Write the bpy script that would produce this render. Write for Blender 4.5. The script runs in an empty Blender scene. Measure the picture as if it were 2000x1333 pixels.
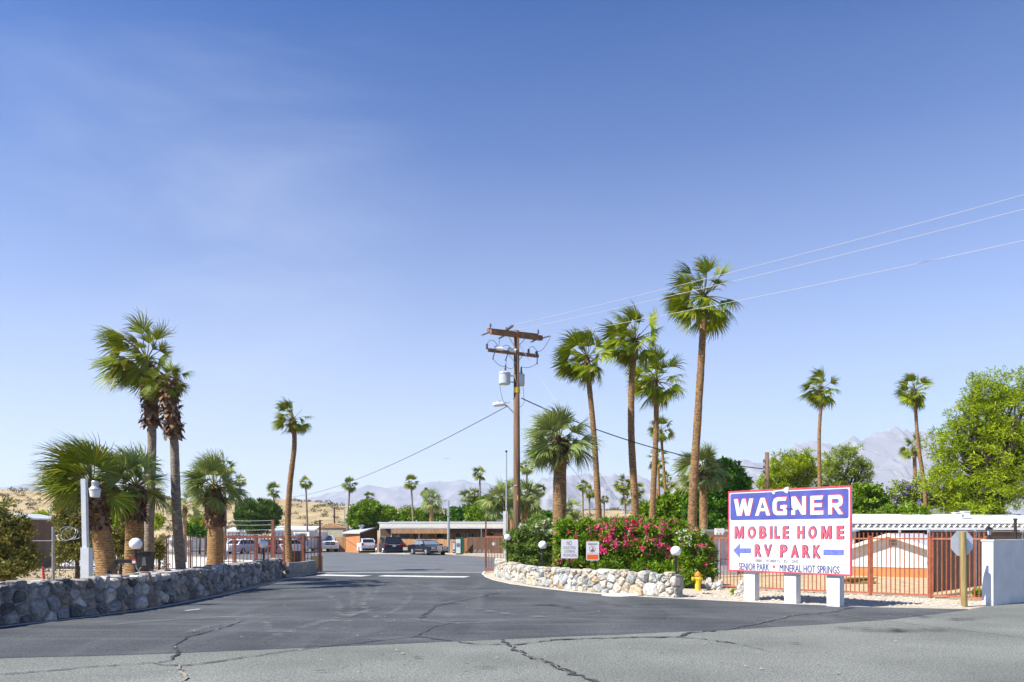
import bpy, math, random
import numpy as np
from mathutils import Vector, Matrix

random.seed(7); rng = np.random.default_rng(7)
SC = bpy.context.scene
COL = SC.collection
R = math.radians

# ---------------------------------------------------------------- camera
EYE = 2.0
HAZE = 1.15e-4
cam_d = bpy.data.cameras.new('camera'); cam = bpy.data.objects.new('camera', cam_d); COL.objects.link(cam)
cam.location = (0, 0, EYE); cam.rotation_euler = (R(90), 0, 0)
cam_d.sensor_width = 36; cam_d.lens = 27.0
cam_d.shift_y = (1044 - 666.5) / 2000.0
cam_d.clip_start = 0.1; cam_d.clip_end = 30000
SC.camera = cam
# ---------------------------------------------------------------- sky, sun, exposure
SUN_EL, SUN_AZ = 48.0, -116.0          # azimuth clockwise from +Y
w = bpy.data.worlds.new('World'); SC.world = w; w.use_nodes = True
nt = w.node_tree; bg = nt.nodes['Background']; bg.inputs[1].default_value = 0.078
sky = nt.nodes.new('ShaderNodeTexSky'); sky.sky_type = 'NISHITA'; sky.sun_disc = False
sky.sun_elevation = R(SUN_EL); sky.sun_rotation = R(SUN_AZ)
sky.altitude = 800; sky.air_density = 1.0; sky.dust_density = 0.6; sky.ozone_density = 4.0
# thin high cirrus
tc = nt.nodes.new('ShaderNodeTexCoord'); mp = nt.nodes.new('ShaderNodeMapping')
mp.inputs['Rotation'].default_value = (0, R(-48), 0); mp.inputs['Scale'].default_value = (.9, 1.6, 3.4)
n1 = nt.nodes.new('ShaderNodeTexNoise'); n1.inputs['Scale'].default_value = 1.7; n1.inputs['Detail'].default_value = 7; n1.inputs['Roughness'].default_value = .55; n1.inputs['Distortion'].default_value = .4
cr = nt.nodes.new('ShaderNodeValToRGB'); cr.color_ramp.elements[0].position = .43; cr.color_ramp.elements[1].position = .70
cr.color_ramp.elements[0].color = (0, 0, 0, 1); cr.color_ramp.elements[1].color = (.27, .27, .27, 1)
mx = nt.nodes.new('ShaderNodeMixRGB'); mx.inputs[2].default_value = (6.2, 6.9, 8.2, 1)
hs = nt.nodes.new('ShaderNodeHueSaturation'); hs.inputs["Saturation"].default_value = 1.6; hs.inputs["Hue"].default_value = .504; hs.inputs["Value"].default_value = .72
gm = nt.nodes.new("ShaderNodeGamma"); gm.inputs[1].default_value = 1.38
L = nt.links.new
L(tc.outputs['Generated'], mp.inputs[0]); L(mp.outputs[0], n1.inputs[0]); L(n1.outputs[0], cr.inputs[0])
L(sky.outputs[0], gm.inputs[0]); L(gm.outputs[0], hs.inputs['Color']); L(hs.outputs[0], mx.inputs[1]); dt = nt.nodes.new('ShaderNodeVectorMath'); dt.operation = 'DOT_PRODUCT'; dt.inputs[1].default_value = (-.345, .855, .385); L(tc.outputs['Generated'], dt.inputs[0])
ms_ = nt.nodes.new('ShaderNodeMapRange'); ms_.inputs[1].default_value = .955; ms_.inputs[2].default_value = .999; ms_.interpolation_type = 'SMOOTHSTEP'; ms_.inputs[3].default_value = .06; ms_.inputs[4].default_value = 1.0; L(dt.outputs['Value'], ms_.inputs[0])
mu = nt.nodes.new('ShaderNodeMath'); mu.operation = 'MULTIPLY'; L(cr.outputs[0], mu.inputs[0]); L(ms_.outputs[0], mu.inputs[1]); L(mu.outputs[0], mx.inputs[0])
# milky desert air low over the horizon
sx = nt.nodes.new('ShaderNodeSeparateXYZ'); vr = nt.nodes.new('ShaderNodeValToRGB'); L(tc.outputs['Generated'], sx.inputs[0]); L(sx.outputs['Z'], vr.inputs[0])
e = vr.color_ramp.elements; e[0].position = 0.0; e[0].color = (.90,) * 3 + (1,); e[1].position = .57; e[1].color = (0, 0, 0, 1)
for ps, v in ((.076, .80), (.16, .58), (.28, .33), (.445, .09)): q = e.new(ps); q.color = (v, v, v, 1)
mv = nt.nodes.new('ShaderNodeMixRGB'); mv.inputs[2].default_value = (6.4, 6.45, 6.5, 1); L(vr.outputs[0], mv.inputs[0]); L(mx.outputs[0], mv.inputs[1]); L(mv.outputs[0], bg.inputs[0])
sd = bpy.data.lights.new('sun', 'SUN'); sd.energy = 5.0; sd.angle = R(.55); sd.color = (1, .95, .86)
sun = bpy.data.objects.new('sun', sd); COL.objects.link(sun)
sv = Vector((math.sin(R(SUN_AZ)) * math.cos(R(SUN_EL)), math.cos(R(SUN_AZ)) * math.cos(R(SUN_EL)), math.sin(R(SUN_EL))))
sun.rotation_euler = sv.to_track_quat('Z', 'Y').to_euler()
SC.view_settings.view_transform = 'Standard'; SC.view_settings.look = 'None'
SC.view_settings.exposure = 0.86; SC.view_settings.gamma = 1.0
SC.cycles.volume_bounces = 1; SC.cycles.max_bounces = 8; SC.cycles.use_denoising = True

# ---------------------------------------------------------------- helpers
def G(px, py, z=0.0):
    d = 1500 * (EYE - z) / (py - 1044.0)
    return Vector(((px - 1000) / 1500 * d, d, z))
def P(px, py, d):
    return Vector(((px - 1000) / 1500 * d, d, EYE + (1044 - py) / 1500 * d))
def GX(px, d, z=0.0): return Vector(((px - 1000) / 1500 * d, d, z))

class MB:
    def __init__(s): s.v = []; s.f = []
    def add(s, vs, fs):
        o = len(s.v); s.v += [tuple(q) for q in vs]; s.f += [tuple(i + o for i in f) for f in fs]; return s
    def box(s, c, d, rz=0, rot=None):
        x, y, z = d[0] / 2, d[1] / 2, d[2] / 2
        M = rot if rot is not None else Matrix.Rotation(rz, 3, 'Z'); c = Vector(c)
        vs = [c + M @ Vector((a * x, b * y, e * z)) for a, b, e in ((-1,-1,-1),(1,-1,-1),(1,1,-1),(-1,1,-1),(-1,-1,1),(1,-1,1),(1,1,1),(-1,1,1))]
        return s.add(vs, [(0,3,2,1),(4,5,6,7),(0,1,5,4),(1,2,6,5),(2,3,7,6),(3,0,4,7)])
    def bar(s, a, b, w, h=None, up=(0, 0, 1)):
        a = Vector(a); b = Vector(b); h = h or w; d = (b - a); ln = d.length
        if ln < 1e-6: return s
        d.normalize(); u = Vector(up)
        if abs(d.dot(u)) > .99: u = Vector((1, 0, 0))
        x = d.cross(u).normalized(); z = x.cross(d)
        vs = []
        for p in (a, b):
            for i, j in ((-1,-1),(1,-1),(1,1),(-1,1)): vs.append(p + x * (i * w / 2) + z * (j * h / 2))
        return s.add(vs, [(0,1,2,3),(7,6,5,4),(0,4,5,1),(1,5,6,2),(2,6,7,3),(3,7,4,0)])
    def tube(s, pts, r, n=8, cap=True):
        pts = [Vector(p) for p in pts]; rs = r if isinstance(r, (list, tuple)) else [r] * len(pts)
        o = len(s.v); prev = None
        for i, p in enumerate(pts):
            t = (pts[min(i + 1, len(pts) - 1)] - pts[max(i - 1, 0)]).normalized()
            if prev is None:
                prev = t.cross(Vector((0, 0, 1)) if abs(t.z) < .9 else Vector((0, 1, 0))).normalized()
            x = (prev - t * prev.dot(t)).normalized(); prev = x; y = t.cross(x)
            for k in range(n):
                a = 2 * math.pi * k / n
                s.v.append(tuple(p + (x * math.cos(a) + y * math.sin(a)) * rs[i]))
        for i in range(len(pts) - 1):
            for k in range(n):
                a = o + i * n + k; b = o + i * n + (k + 1) % n
                s.f.append((a, b, b + n, a + n))
        if cap:
            s.f.append(tuple(o + k for k in range(n))[::-1]); s.f.append(tuple(o + (len(pts) - 1) * n + k for k in range(n)))
        return s
    def lathe(s, prof, c=(0, 0, 0), n=16):   # prof (r,z)
        o = len(s.v)
        for r_, z_ in prof:
            for k in range(n):
                a = 2 * math.pi * k / n
                s.v.append((c[0] + r_ * math.cos(a), c[1] + r_ * math.sin(a), c[2] + z_))
        for i in range(len(prof) - 1):
            for k in range(n):
                a = o + i * n + k; b = o + i * n + (k + 1) % n
                s.f.append((a, b, b + n, a + n))
        s.f.append(tuple(o + k for k in range(n))[::-1]); s.f.append(tuple(o + (len(prof) - 1) * n + k for k in range(n)))
        return s
    def prism(s, poly, fa, fb):     # poly list 2D; fa, fb map (u,v) to 3D front/back
        n = len(poly); vs = [fa(*q) for q in poly] + [fb(*q) for q in poly]
        fs = [tuple(range(n)), tuple(range(2 * n - 1, n - 1, -1))] + [(i, i + n, (i + 1) % n + n, (i + 1) % n) for i in range(n)]
        return s.add(vs, fs)
    def ball(s, c, r, n=12, m=8, sz=1.0):
        prof = [(max(r * math.sin(math.pi * i / m), 1e-4), -r * sz * math.cos(math.pi * i / m)) for i in range(m + 1)]
        return s.lathe(prof, c, n)
    def build(s, name, m, parent=None, smooth=False, loc=None):
        me = bpy.data.meshes.new(name); me.from_pydata(s.v, [], s.f); me.update()
        if smooth: me.shade_smooth()
        o = bpy.data.objects.new(name, me); COL.objects.link(o)
        if m is not None: me.materials.append(m)
        if parent is not None: o.parent = parent
        if loc is not None: o.location = loc
        return o

def np_mesh(name, V, F, m, parent=None):
    V = np.asarray(V, dtype=np.float32).reshape(-1, 3); F = np.asarray(F, dtype=np.int32)
    me = bpy.data.meshes.new(name); k = F.shape[1]
    me.vertices.add(len(V)); me.vertices.foreach_set('co', V.ravel())
    me.loops.add(F.size); me.loops.foreach_set('vertex_index', F.ravel())
    me.polygons.add(len(F)); me.polygons.foreach_set('loop_start', np.arange(0, F.size, k, dtype=np.int32))
    me.update(calc_edges=True); me.validate()
    me.materials.append(m)
    o = bpy.data.objects.new(name, me); COL.objects.link(o)
    if parent is not None: o.parent = parent
    return o

def thing(name, label, cat, loc=(0, 0, 0), rz=0, group=None):
    o = bpy.data.objects.new(name, None); COL.objects.link(o); o.empty_display_size = .3
    o.location = loc; o.rotation_euler = (0, 0, rz); o['label'] = label; o['category'] = cat
    if group: o['group'] = group
    return o
def tag(o, label, cat, group=None, kind=None):
    o['label'] = label; o['category'] = cat
    if group: o['group'] = group
    if kind: o['kind'] = kind
    return o
def struct(o, label=None):
    o['kind'] = 'structure'
    if label: o['label'] = label
    return o
def dup(root, label, loc=None, rz=None):
    def cp(o, par):
        c = o.copy(); COL.objects.link(c); c.parent = par
        for ch in list(o.children): cp(ch, c)
        return c
    r = cp(root, None); r['label'] = label
    if loc is not None: r.location = loc
    if rz is not None: r.rotation_euler = (0, 0, rz)
    return r

# ---------------------------------------------------------------- materials
def nodes(name):
    m = bpy.data.materials.new(name); m.use_nodes = True
    return m, m.node_tree, m.node_tree.nodes['Principled BSDF']
def mat(name, c, c2=None, scale=3.0, rough=.7, bump=0, bscale=None, metal=0, stretch=None, island=0, detail=4, spec=.5, lo=.35, hi=.65):
    m, t, b = nodes(name)
    b.inputs['Roughness'].default_value = rough; b.inputs['Metallic'].default_value = metal
    b.inputs['Specular IOR Level'].default_value = spec
    b.inputs['Base Color'].default_value = (*c, 1)
    tc = t.nodes.new('ShaderNodeTexCoord'); mp = t.nodes.new('ShaderNodeMapping')
    t.links.new(tc.outputs['Object'], mp.inputs[0])
    if stretch: mp.inputs['Scale'].default_value = stretch
    out = None
    if c2 is not None:
        n = t.nodes.new('ShaderNodeTexNoise'); n.inputs['Scale'].default_value = scale; n.inputs['Detail'].default_value = detail
        t.links.new(mp.outputs[0], n.inputs[0])
        r = t.nodes.new('ShaderNodeValToRGB'); r.color_ramp.elements[0].position = lo; r.color_ramp.elements[1].position = hi
        r.color_ramp.elements[0].color = (*c, 1); r.color_ramp.elements[1].color = (*c2, 1)
        t.links.new(n.outputs[0], r.inputs[0]); out = r.outputs[0]
        t.links.new(out, b.inputs['Base Color'])
    if island:
        g = t.nodes.new('ShaderNodeNewGeometry'); hsv = t.nodes.new('ShaderNodeHueSaturation')
        mr = t.nodes.new('ShaderNodeMapRange'); mr.inputs[3].default_value = 1 - island; mr.inputs[4].default_value = 1 + island
        t.links.new(g.outputs['Random Per Island'], mr.inputs[0]); t.links.new(mr.outputs[0], hsv.inputs['Value'])
        if out: t.links.new(out, hsv.inputs['Color'])
        else: hsv.inputs['Color'].default_value = (*c, 1)
        t.links.new(hsv.outputs[0], b.inputs['Base Color'])
    if bump:
        n2 = t.nodes.new('ShaderNodeTexNoise'); n2.inputs['Scale'].default_value = bscale or scale * 4; n2.inputs['Detail'].default_value = 5
        t.links.new(mp.outputs[0], n2.inputs[0]); bp = t.nodes.new('ShaderNodeBump'); bp.inputs['Strength'].default_value = min(bump, 1); bp.inputs['Distance'].default_value = .02 * max(1, bump)
        t.links.new(n2.outputs[0], bp.inputs['Height']); t.links.new(bp.outputs[0], b.inputs['Normal'])
    return m
def ramp_island(name, cols, rough=.6, transl=0.0, noise=0, nsc=2.0, bump=0, bsc=10):
    """colour picked per loose piece from a ramp, with optional noise; optional translucency"""
    m, t, b = nodes(name); b.inputs['Roughness'].default_value = max(rough, .5); b.inputs['Specular IOR Level'].default_value = .22
    g = t.nodes.new('ShaderNodeNewGeometry'); r = t.nodes.new('ShaderNodeValToRGB')
    e = r.color_ramp.elements
    for i, c in enumerate(cols):
        p = i / (len(cols) - 1)
        if i == 0: q = e[0]
        elif i == len(cols) - 1: q = e[len(e) - 1]
        else: q = e.new(p)
        q.position = p; q.color = (*c, 1)
    t.links.new(g.outputs['Random Per Island'], r.inputs[0]); out = r.outputs[0]
    tc = t.nodes.new('ShaderNodeTexCoord')
    if noise:
        n = t.nodes.new('ShaderNodeTexNoise'); n.inputs['Scale'].default_value = nsc; n.inputs['Detail'].default_value = 6; n.inputs['Roughness'].default_value = .65
        t.links.new(tc.outputs['Object'], n.inputs[0])
        hsv = t.nodes.new('ShaderNodeHueSaturation'); mr = t.nodes.new('ShaderNodeMapRange')
        mr.inputs[1].default_value = .3; mr.inputs[2].default_value = .7; mr.inputs[3].default_value = 1 - noise; mr.inputs[4].default_value = 1 + noise
        t.links.new(n.outputs[0], mr.inputs[0]); t.links.new(mr.outputs[0], hsv.inputs['Value']); t.links.new(out, hsv.inputs['Color']); out = hsv.outputs[0]
    t.links.new(out, b.inputs['Base Color'])
    if bump:
        n2 = t.nodes.new('ShaderNodeTexNoise'); n2.inputs['Scale'].default_value = bsc; n2.inputs['Detail'].default_value = 6
        t.links.new(tc.outputs['Object'], n2.inputs[0]); bp = t.nodes.new('ShaderNodeBump'); bp.inputs['Strength'].default_value = bump; bp.inputs['Distance'].default_value = .03
        t.links.new(n2.outputs[0], bp.inputs['Height']); t.links.new(bp.outputs[0], b.inputs['Normal'])
    if transl:
        tr = t.nodes.new('ShaderNodeBsdfTranslucent'); t.links.new(out, tr.inputs[0])
        ms = t.nodes.new('ShaderNodeMixShader'); ms.inputs[0].default_value = transl
        t.links.new(b.outputs[0], ms.inputs[1]); t.links.new(tr.outputs[0], ms.inputs[2])
        t.links.new(ms.outputs[0], t.nodes['Material Output'].inputs[0])
    return m

def asphalt(name, c1, c2, marks=0.0):
    m, t, b = nodes(name); N = t.nodes.new; K = t.links.new
    tc = N('ShaderNodeTexCoord'); b.inputs['Roughness'].default_value = .82; b.inputs['Specular IOR Level'].default_value = .3
    def noise(sc, det, st=None, dist=0):
        n = N('ShaderNodeTexNoise'); n.inputs['Scale'].default_value = sc; n.inputs['Detail'].default_value = det; n.inputs['Distortion'].default_value = dist
        if st:
            mp = N('ShaderNodeMapping'); mp.inputs['Scale'].default_value = st; K(tc.outputs['Object'], mp.inputs[0]); K(mp.outputs[0], n.inputs[0])
        else: K(tc.outputs['Object'], n.inputs[0])
        return n.outputs[0]
    r = N('ShaderNodeValToRGB'); r.color_ramp.elements[0].position = .3; r.color_ramp.elements[1].position = .72
    r.color_ramp.elements[0].color = (*c1, 1); r.color_ramp.elements[1].color = (*c2, 1)
    K(noise(.35, 6), r.inputs[0]); col = r.outputs[0]
    # aggregate specks
    r2 = N('ShaderNodeValToRGB'); r2.color_ramp.elements[0].position = .38; r2.color_ramp.elements[1].position = .66
    r2.color_ramp.elements[0].color = (.55, .55, .55, 1); r2.color_ramp.elements[1].color = (1.55, 1.55, 1.55, 1)
    K(noise(36, 5), r2.inputs[0]); mm = N('ShaderNodeMixRGB'); mm.blend_type = 'MULTIPLY'; mm.inputs[0].default_value = 1
    K(col, mm.inputs[1]); K(r2.outputs[0], mm.inputs[2]); col = mm.outputs[0]
    # dark blotches, streaks along x
    r3 = N('ShaderNodeValToRGB'); r3.color_ramp.elements[0].position = .62; r3.color_ramp.elements[1].position = .75
    r3.color_ramp.elements[0].color = (1, 1, 1, 1); r3.color_ramp.elements[1].color = (.68, .68, .68, 1)
    K(noise(.9, 5, (.35, 1, 1)), r3.inputs[0]); m3 = N('ShaderNodeMixRGB'); m3.blend_type = 'MULTIPLY'; m3.inputs[0].default_value = .8
    K(col, m3.inputs[1]); K(r3.outputs[0], m3.inputs[2]); col = m3.outputs[0]
    if marks:   # dusty, streaky tyre-swept dust
        for st, a, lo_ in (((.12, .9, 1), .5, .50), ((.5, .10, 1), .4, .52)):
            rr = N('ShaderNodeValToRGB'); rr.color_ramp.elements[0].position = lo_; rr.color_ramp.elements[1].position = lo_ + .25
            rr.color_ramp.elements[0].color = (0, 0, 0, 1); rr.color_ramp.elements[1].color = (1, 1, 1, 1); K(noise(1.3, 5, st, 1.2), rr.inputs[0])
            ml = N('ShaderNodeMath'); ml.operation = 'MULTIPLY'; K(rr.outputs[0], ml.inputs[0]); K(noise(.12, 3, None), ml.inputs[1])
            m2 = N('ShaderNodeMath'); m2.operation = 'MULTIPLY'; m2.inputs[1].default_value = a * marks; K(ml.outputs[0], m2.inputs[0])
            mxx = N('ShaderNodeMixRGB'); mxx.inputs[2].default_value = (.20, .20, .20, 1); K(m2.outputs[0], mxx.inputs[0]); K(col, mxx.inputs[1]); col = mxx.outputs[0]
    K(col, b.inputs['Base Color'])
    bp = N('ShaderNodeBump'); bp.inputs['Strength'].default_value = .6; bp.inputs['Distance'].default_value = .012
    K(noise(55, 3), bp.inputs['Height']); K(bp.outputs[0], b.inputs['Normal'])
    return m

M = {}
M['road'] = asphalt('old_asphalt', (.128, .136, .120), (.212, .220, .194))
M['drive'] = asphalt('dark_asphalt', (.044, .049, .052), (.082, .088, .091), 1.3)
M['lot'] = asphalt('lot_asphalt', (.105, .113, .122), (.150, .157, .165), .5)
M['ground'] = mat('desert_sand', (.30, .22, .12), (.46, .36, .22), 1.2, .95, .8, 9, detail=8)
M['yard'] = mat('yard_sand', (.38, .28, .15), (.55, .43, .25), 2.2, .95, .8, 14, detail=8)
M['gravel'] = mat('gravel_sand', (.36, .31, .23), (.54, .48, .38), 9, .95, 1, 30, detail=8)
M['line'] = mat('white_line_paint', (.62, .62, .60), (.36, .36, .36), 6, .7, .3, 60, detail=8, lo=.45, hi=.75)
def mark_mat(name, col, amt):
    m, t, b = nodes(name); N = t.nodes.new; K = t.links.new; b.inputs['Base Color'].default_value = (*col, 1); b.inputs['Roughness'].default_value = .9
    tc = N('ShaderNodeTexCoord'); n = N('ShaderNodeTexNoise'); n.inputs['Scale'].default_value = 2.2; n.inputs['Detail'].default_value = 8; K(tc.outputs['Object'], n.inputs[0])
    uv = N('ShaderNodeUVMap'); sx = N('ShaderNodeSeparateXYZ'); K(uv.outputs[0], sx.inputs[0])
    r = N('ShaderNodeMapRange'); r.inputs[1].default_value = .42; r.inputs[2].default_value = .68; r.inputs[4].default_value = amt; K(n.outputs[0], r.inputs[0])
    # soft sides and ends: 4u(1-u) * 4v(1-v)
    def hump(o):
        a = N('ShaderNodeMath'); a.operation = 'SUBTRACT'; a.inputs[0].default_value = 1; K(o, a.inputs[1])
        c = N('ShaderNodeMath'); c.operation = 'MULTIPLY'; K(o, c.inputs[0]); K(a.outputs[0], c.inputs[1])
        d = N('ShaderNodeMath'); d.operation = 'MULTIPLY'; d.inputs[1].default_value = 4; K(c.outputs[0], d.inputs[0]); return d.outputs[0]
    m1 = N('ShaderNodeMath'); m1.operation = 'MULTIPLY'; K(hump(sx.outputs[0]), m1.inputs[0]); K(hump(sx.outputs[1]), m1.inputs[1])
    m2 = N('ShaderNodeMath'); m2.operation = 'MULTIPLY'; K(m1.outputs[0], m2.inputs[0]); K(r.outputs[0], m2.inputs[1]); K(m2.outputs[0], b.inputs['Alpha'])
    return m
M['tyremark'] = mark_mat('tyre_dust', (.26, .26, .255), .42)
M['stain'] = mark_mat('oil_stain', (.015, .015, .016), .85)
M['tar'] = mat('crack_tar', (.022, .022, .022), (.07, .07, .068), 9, .55, .5)
M['dust'] = mat('crack_dust', (.34, .30, .22), (.12, .12, .11), 12, .95, .5)
M['conc'] = mat('pale_concrete', (.50, .48, .43), (.62, .60, .55), 5, .9, .4)
M['block'] = mat('grey_block', (.20, .205, .20), (.30, .30, .29), 6, .9, .6, 50, island=.12)
M['mortar'] = mat('mortar', (.20, .195, .19), (.34, .33, .31), 14, .95, 1, 60)  # mortar colour darkened to paint in the shade of the gaps
M['stoneL'] = ramp_island('shaded_fieldstone', [(.15, .15, .15), (.38, .36, .33), (.20, .205, .21), (.56, .53, .48), (.09, .095, .10), (.38, .30, .24), (.27, .275, .28), (.48, .46, .43), (.12, .125, .14)], .8, 0, .34, 7, 1.0, 16)  # bluish greys put the left wall's shade into the stone colours
M['stoneR'] = ramp_island('pale_fieldstone', [(.46, .44, .39), (.27, .29, .29), (.54, .50, .42), (.45, .31, .18), (.60, .58, .53), (.34, .35, .34), (.50, .43, .32), (.40, .41, .41)], .8, 0, .34, 7, 1.0, 16)
M['mortarR'] = mat('shaded_pale_mortar', (.22, .20, .16), (.34, .31, .26), 14, .95, 1, 60)  # same gap shade painted into the right wall's mortar
M['rust'] = mat('red_brown_iron', (.26, .075, .035), (.16, .055, .03), 6, .6, .2, island=.05)
M['rustD'] = mat('dark_rusty_iron', (.13, .05, .03), (.07, .035, .025), 8, .7, .2)
M['salmon'] = mat('salmon_iron', (.42, .135, .07), (.29, .085, .045), 9, .6, .15, detail=8)
M['galv'] = mat('galvanised', (.36, .38, .40), (.48, .50, .51), 10, .45, 0, metal=.4)
M['white'] = mat('white_paint', (.74, .74, .72), (.62, .61, .58), 2.5, .6, .1, 20, detail=9)
M['whitem'] = mat('white_metal_roof', (.78, .79, .80), (.68, .69, .70), 1.2, .4, .1, 20)
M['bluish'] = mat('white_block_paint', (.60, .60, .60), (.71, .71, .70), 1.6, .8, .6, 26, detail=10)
M['wood'] = mat('pole_wood', (.10, .055, .032), (.22, .13, .075), 3, .85, .8, 12, stretch=(6, 6, .35), detail=8)
M['postwood'] = mat('green_treated_wood', (.24, .17, .06), (.36, .28, .12), 3, .8, .7, 14, stretch=(6, 6, .5), detail=8)
M['arm'] = mat('crossarm_wood', (.20, .095, .045), (.33, .17, .08), 5, .85, .7, 20, detail=8)
M['black'] = mat('black_metal', (.012, .012, .013), None, rough=.4)
M['dark'] = mat('dark_void', (.02, .018, .016), (.04, .035, .03), 3, .9)
M['globe'] = mat('white_globe', (.86, .86, .87), None, rough=.18)
M['insul'] = mat('grey_porcelain', (.10, .10, .11), None, rough=.3)
M['wire'] = mat('dark_wire', (.03, .03, .03), None, rough=.5)
M['wirew'] = mat('pale_wire', (.55, .55, .57), None, rough=.35, metal=.2)
M['yellow'] = mat('yellow_paint', (.72, .52, .03), (.62, .40, .02), 6, .45, .2)
M['orange'] = mat('orange_paint', (.70, .27, .02), (.55, .18, .02), 6, .5, .2)
M['signw'] = mat('sign_white', (.72, .71, .72), (.60, .59, .61), 2.2, .5, detail=10, lo=.3, hi=.75)
M['signblue'] = mat('sign_blue', (.060, .070, .30), (.085, .10, .37), 3, .5, detail=9)
M['signred'] = mat('sign_red', (.52, .035, .065), (.52, .08, .11), 5, .5)
M['signpink'] = mat('sign_pink_red', (.58, .055, .085), (.62, .14, .17), 14, .55, detail=8)
M['signnavy'] = mat('sign_navy', (.04, .045, .17), None, rough=.5)
M['signlblue'] = mat('sign_faded_blue', (.11, .13, .42), (.16, .19, .50), 12, .55, detail=8)
M['signgrey'] = mat('sign_grey_letter', (.14, .14, .15), None, rough=.6)
M['signorange'] = mat('sign_orange', (.78, .13, .01), (.70, .12, .02), 30, .5)
M['grn'] = mat('sign_dark_green', (.03, .16, .13), None, rough=.5)
M['alu'] = mat('sign_back_aluminium', (.56, .60, .66), (.64, .68, .73), 4, .5)
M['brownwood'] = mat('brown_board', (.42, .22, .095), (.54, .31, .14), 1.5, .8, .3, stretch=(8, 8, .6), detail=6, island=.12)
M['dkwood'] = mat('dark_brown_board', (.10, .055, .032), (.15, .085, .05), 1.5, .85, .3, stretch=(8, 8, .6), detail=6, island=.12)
M['orangewall'] = mat('orange_brown_wall', (.52, .22, .08), (.45, .19, .07), 1.2, .85, .1)
M['cream'] = mat('cream_fascia', (.82, .80, .70), (.76, .74, .64), 2, .6)
M['creamwall'] = mat('cream_wall', (.56, .50, .36), (.48, .43, .31), 2, .7)
M['slat'] = mat('brown_slat', (.20, .115, .07), (.13, .075, .045), 3, .6, 0, island=.22)
M['roofg'] = mat('grey_roof', (.50, .52, .55), (.42, .44, .47), 2, .6, .2)
M['glass'] = mat('dark_glass', (.02, .025, .03), None, rough=.08)
M['glassb'] = mat('light_glass', (.16, .20, .25), None, rough=.06)
M['carwhite'] = mat('white_car_paint', (.78, .78, .79), None, rough=.2)
M['carblack'] = mat('black_car_paint', (.012, .014, .022), None, rough=.13)
M['cargrey'] = mat('blue_grey_car_paint', (.012, .016, .03), None, rough=.15)
M['tyre'] = mat('tyre_rubber', (.015, .015, .015), None, rough=.8)
M['chrome'] = mat('bright_trim', (.75, .75, .76), None, rough=.2, metal=.8)
M['lampred'] = mat('tail_lamp', (.5, .01, .02), None, rough=.15)
M['lampclear'] = mat('head_lamp', (.75, .76, .78), None, rough=.1)
M['red'] = mat('red_plastic', (.55, .02, .04), None, rough=.4)
M['green'] = mat('green_box_paint', (.015, .09, .06), None, rough=.4)
M['blue'] = mat('blue_box_paint', (.02, .06, .28), None, rough=.4)
M['hill'] = mat('dry_hill', (.27, .20, .10), (.47, .36, .19), .35, .95, .6, 1.5, detail=12, lo=.3, hi=.7)
M['mount'] = mat('hazed_mountain_rock', (.19, .19, .20), (.27, .265, .26), .018, .95, 0, .03, detail=15, lo=.46, hi=.62, stretch=(1, .3, .45))  # rock tone paled and evened out, haze painted into the colour
# trunks and foliage
def trunk_mat(name, c1, c2, ring=9.0, amt=.5):
    m, t, b = nodes(name); N = t.nodes.new; K = t.links.new; b.inputs['Roughness'].default_value = .9
    tc = N('ShaderNodeTexCoord'); n = N('ShaderNodeTexNoise'); n.inputs['Scale'].default_value = 7; n.inputs['Detail'].default_value = 8
    mp = N('ShaderNodeMapping'); mp.inputs['Scale'].default_value = (1, 1, 2.2); K(tc.outputs['Object'], mp.inputs[0]); K(mp.outputs[0], n.inputs[0])
    wv = N('ShaderNodeTexWave'); wv.bands_direction = 'Z'; wv.inputs['Scale'].default_value = ring; wv.inputs['Distortion'].default_value = 5; wv.inputs['Detail'].default_value = 3; wv.inputs['Detail Scale'].default_value = 3
    K(tc.outputs['Object'], wv.inputs[0])
    ad = N('ShaderNodeMath'); ad.operation = 'MULTIPLY_ADD'; ad.inputs[1].default_value = amt * .5; K(wv.outputs[0], ad.inputs[0]); K(n.outputs[0], ad.inputs[2])
    r = N('ShaderNodeValToRGB'); r.color_ramp.elements[0].position = .38; r.color_ramp.elements[1].position = .82
    r.color_ramp.elements[0].color = (*c1, 1); r.color_ramp.elements[1].color = (*c2, 1); K(ad.outputs[0], r.inputs[0]); K(r.outputs[0], b.inputs['Base Color'])
    bp = N('ShaderNodeBump'); bp.inputs['Strength'].default_value = .9; bp.inputs['Distance'].default_value = .05; K(ad.outputs[0], bp.inputs['Height']); K(bp.outputs[0], b.inputs['Normal'])
    return m
M['trunk'] = trunk_mat('tan_palm_trunk', (.06, .03, .012), (.42, .245, .10))
M['trunkg'] = trunk_mat('grey_palm_trunk', (.15, .11, .08), (.36, .29, .22), 7, .3)
M['trunkf'] = trunk_mat('fibrous_palm_trunk', (.12, .055, .02), (.42, .25, .10), 6, .8)
M['bark'] = mat('dark_bark', (.05, .035, .025), (.11, .08, .055), 4, .95, .8, 12)
M['palm'] = ramp_island('palm_leaf', [(0.079, 0.125, 0.006), (0.170, 0.229, 0.010), (0.113, 0.175, 0.010), (0.271, 0.300, 0.014), (0.067, 0.105, 0.006), (0.384, 0.316, 0.020)], .42, 0.19)
M['palmw'] = ramp_island('windswept_palm_leaf', [(0.072, 0.136, 0.005), (0.180, 0.274, 0.005), (0.089, 0.182, 0.005), (0.342, 0.346, 0.007), (0.055, 0.109, 0.003), (0.467, 0.364, 0.009)], .42, 0.19)
M['palmb'] = ramp_island('blue_green_palm_leaf', [(0.116, 0.169, 0.051), (0.198, 0.262, 0.060), (0.297, 0.354, 0.102), (0.148, 0.200, 0.051), (0.396, 0.416, 0.132)], .4, 0.19)
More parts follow.
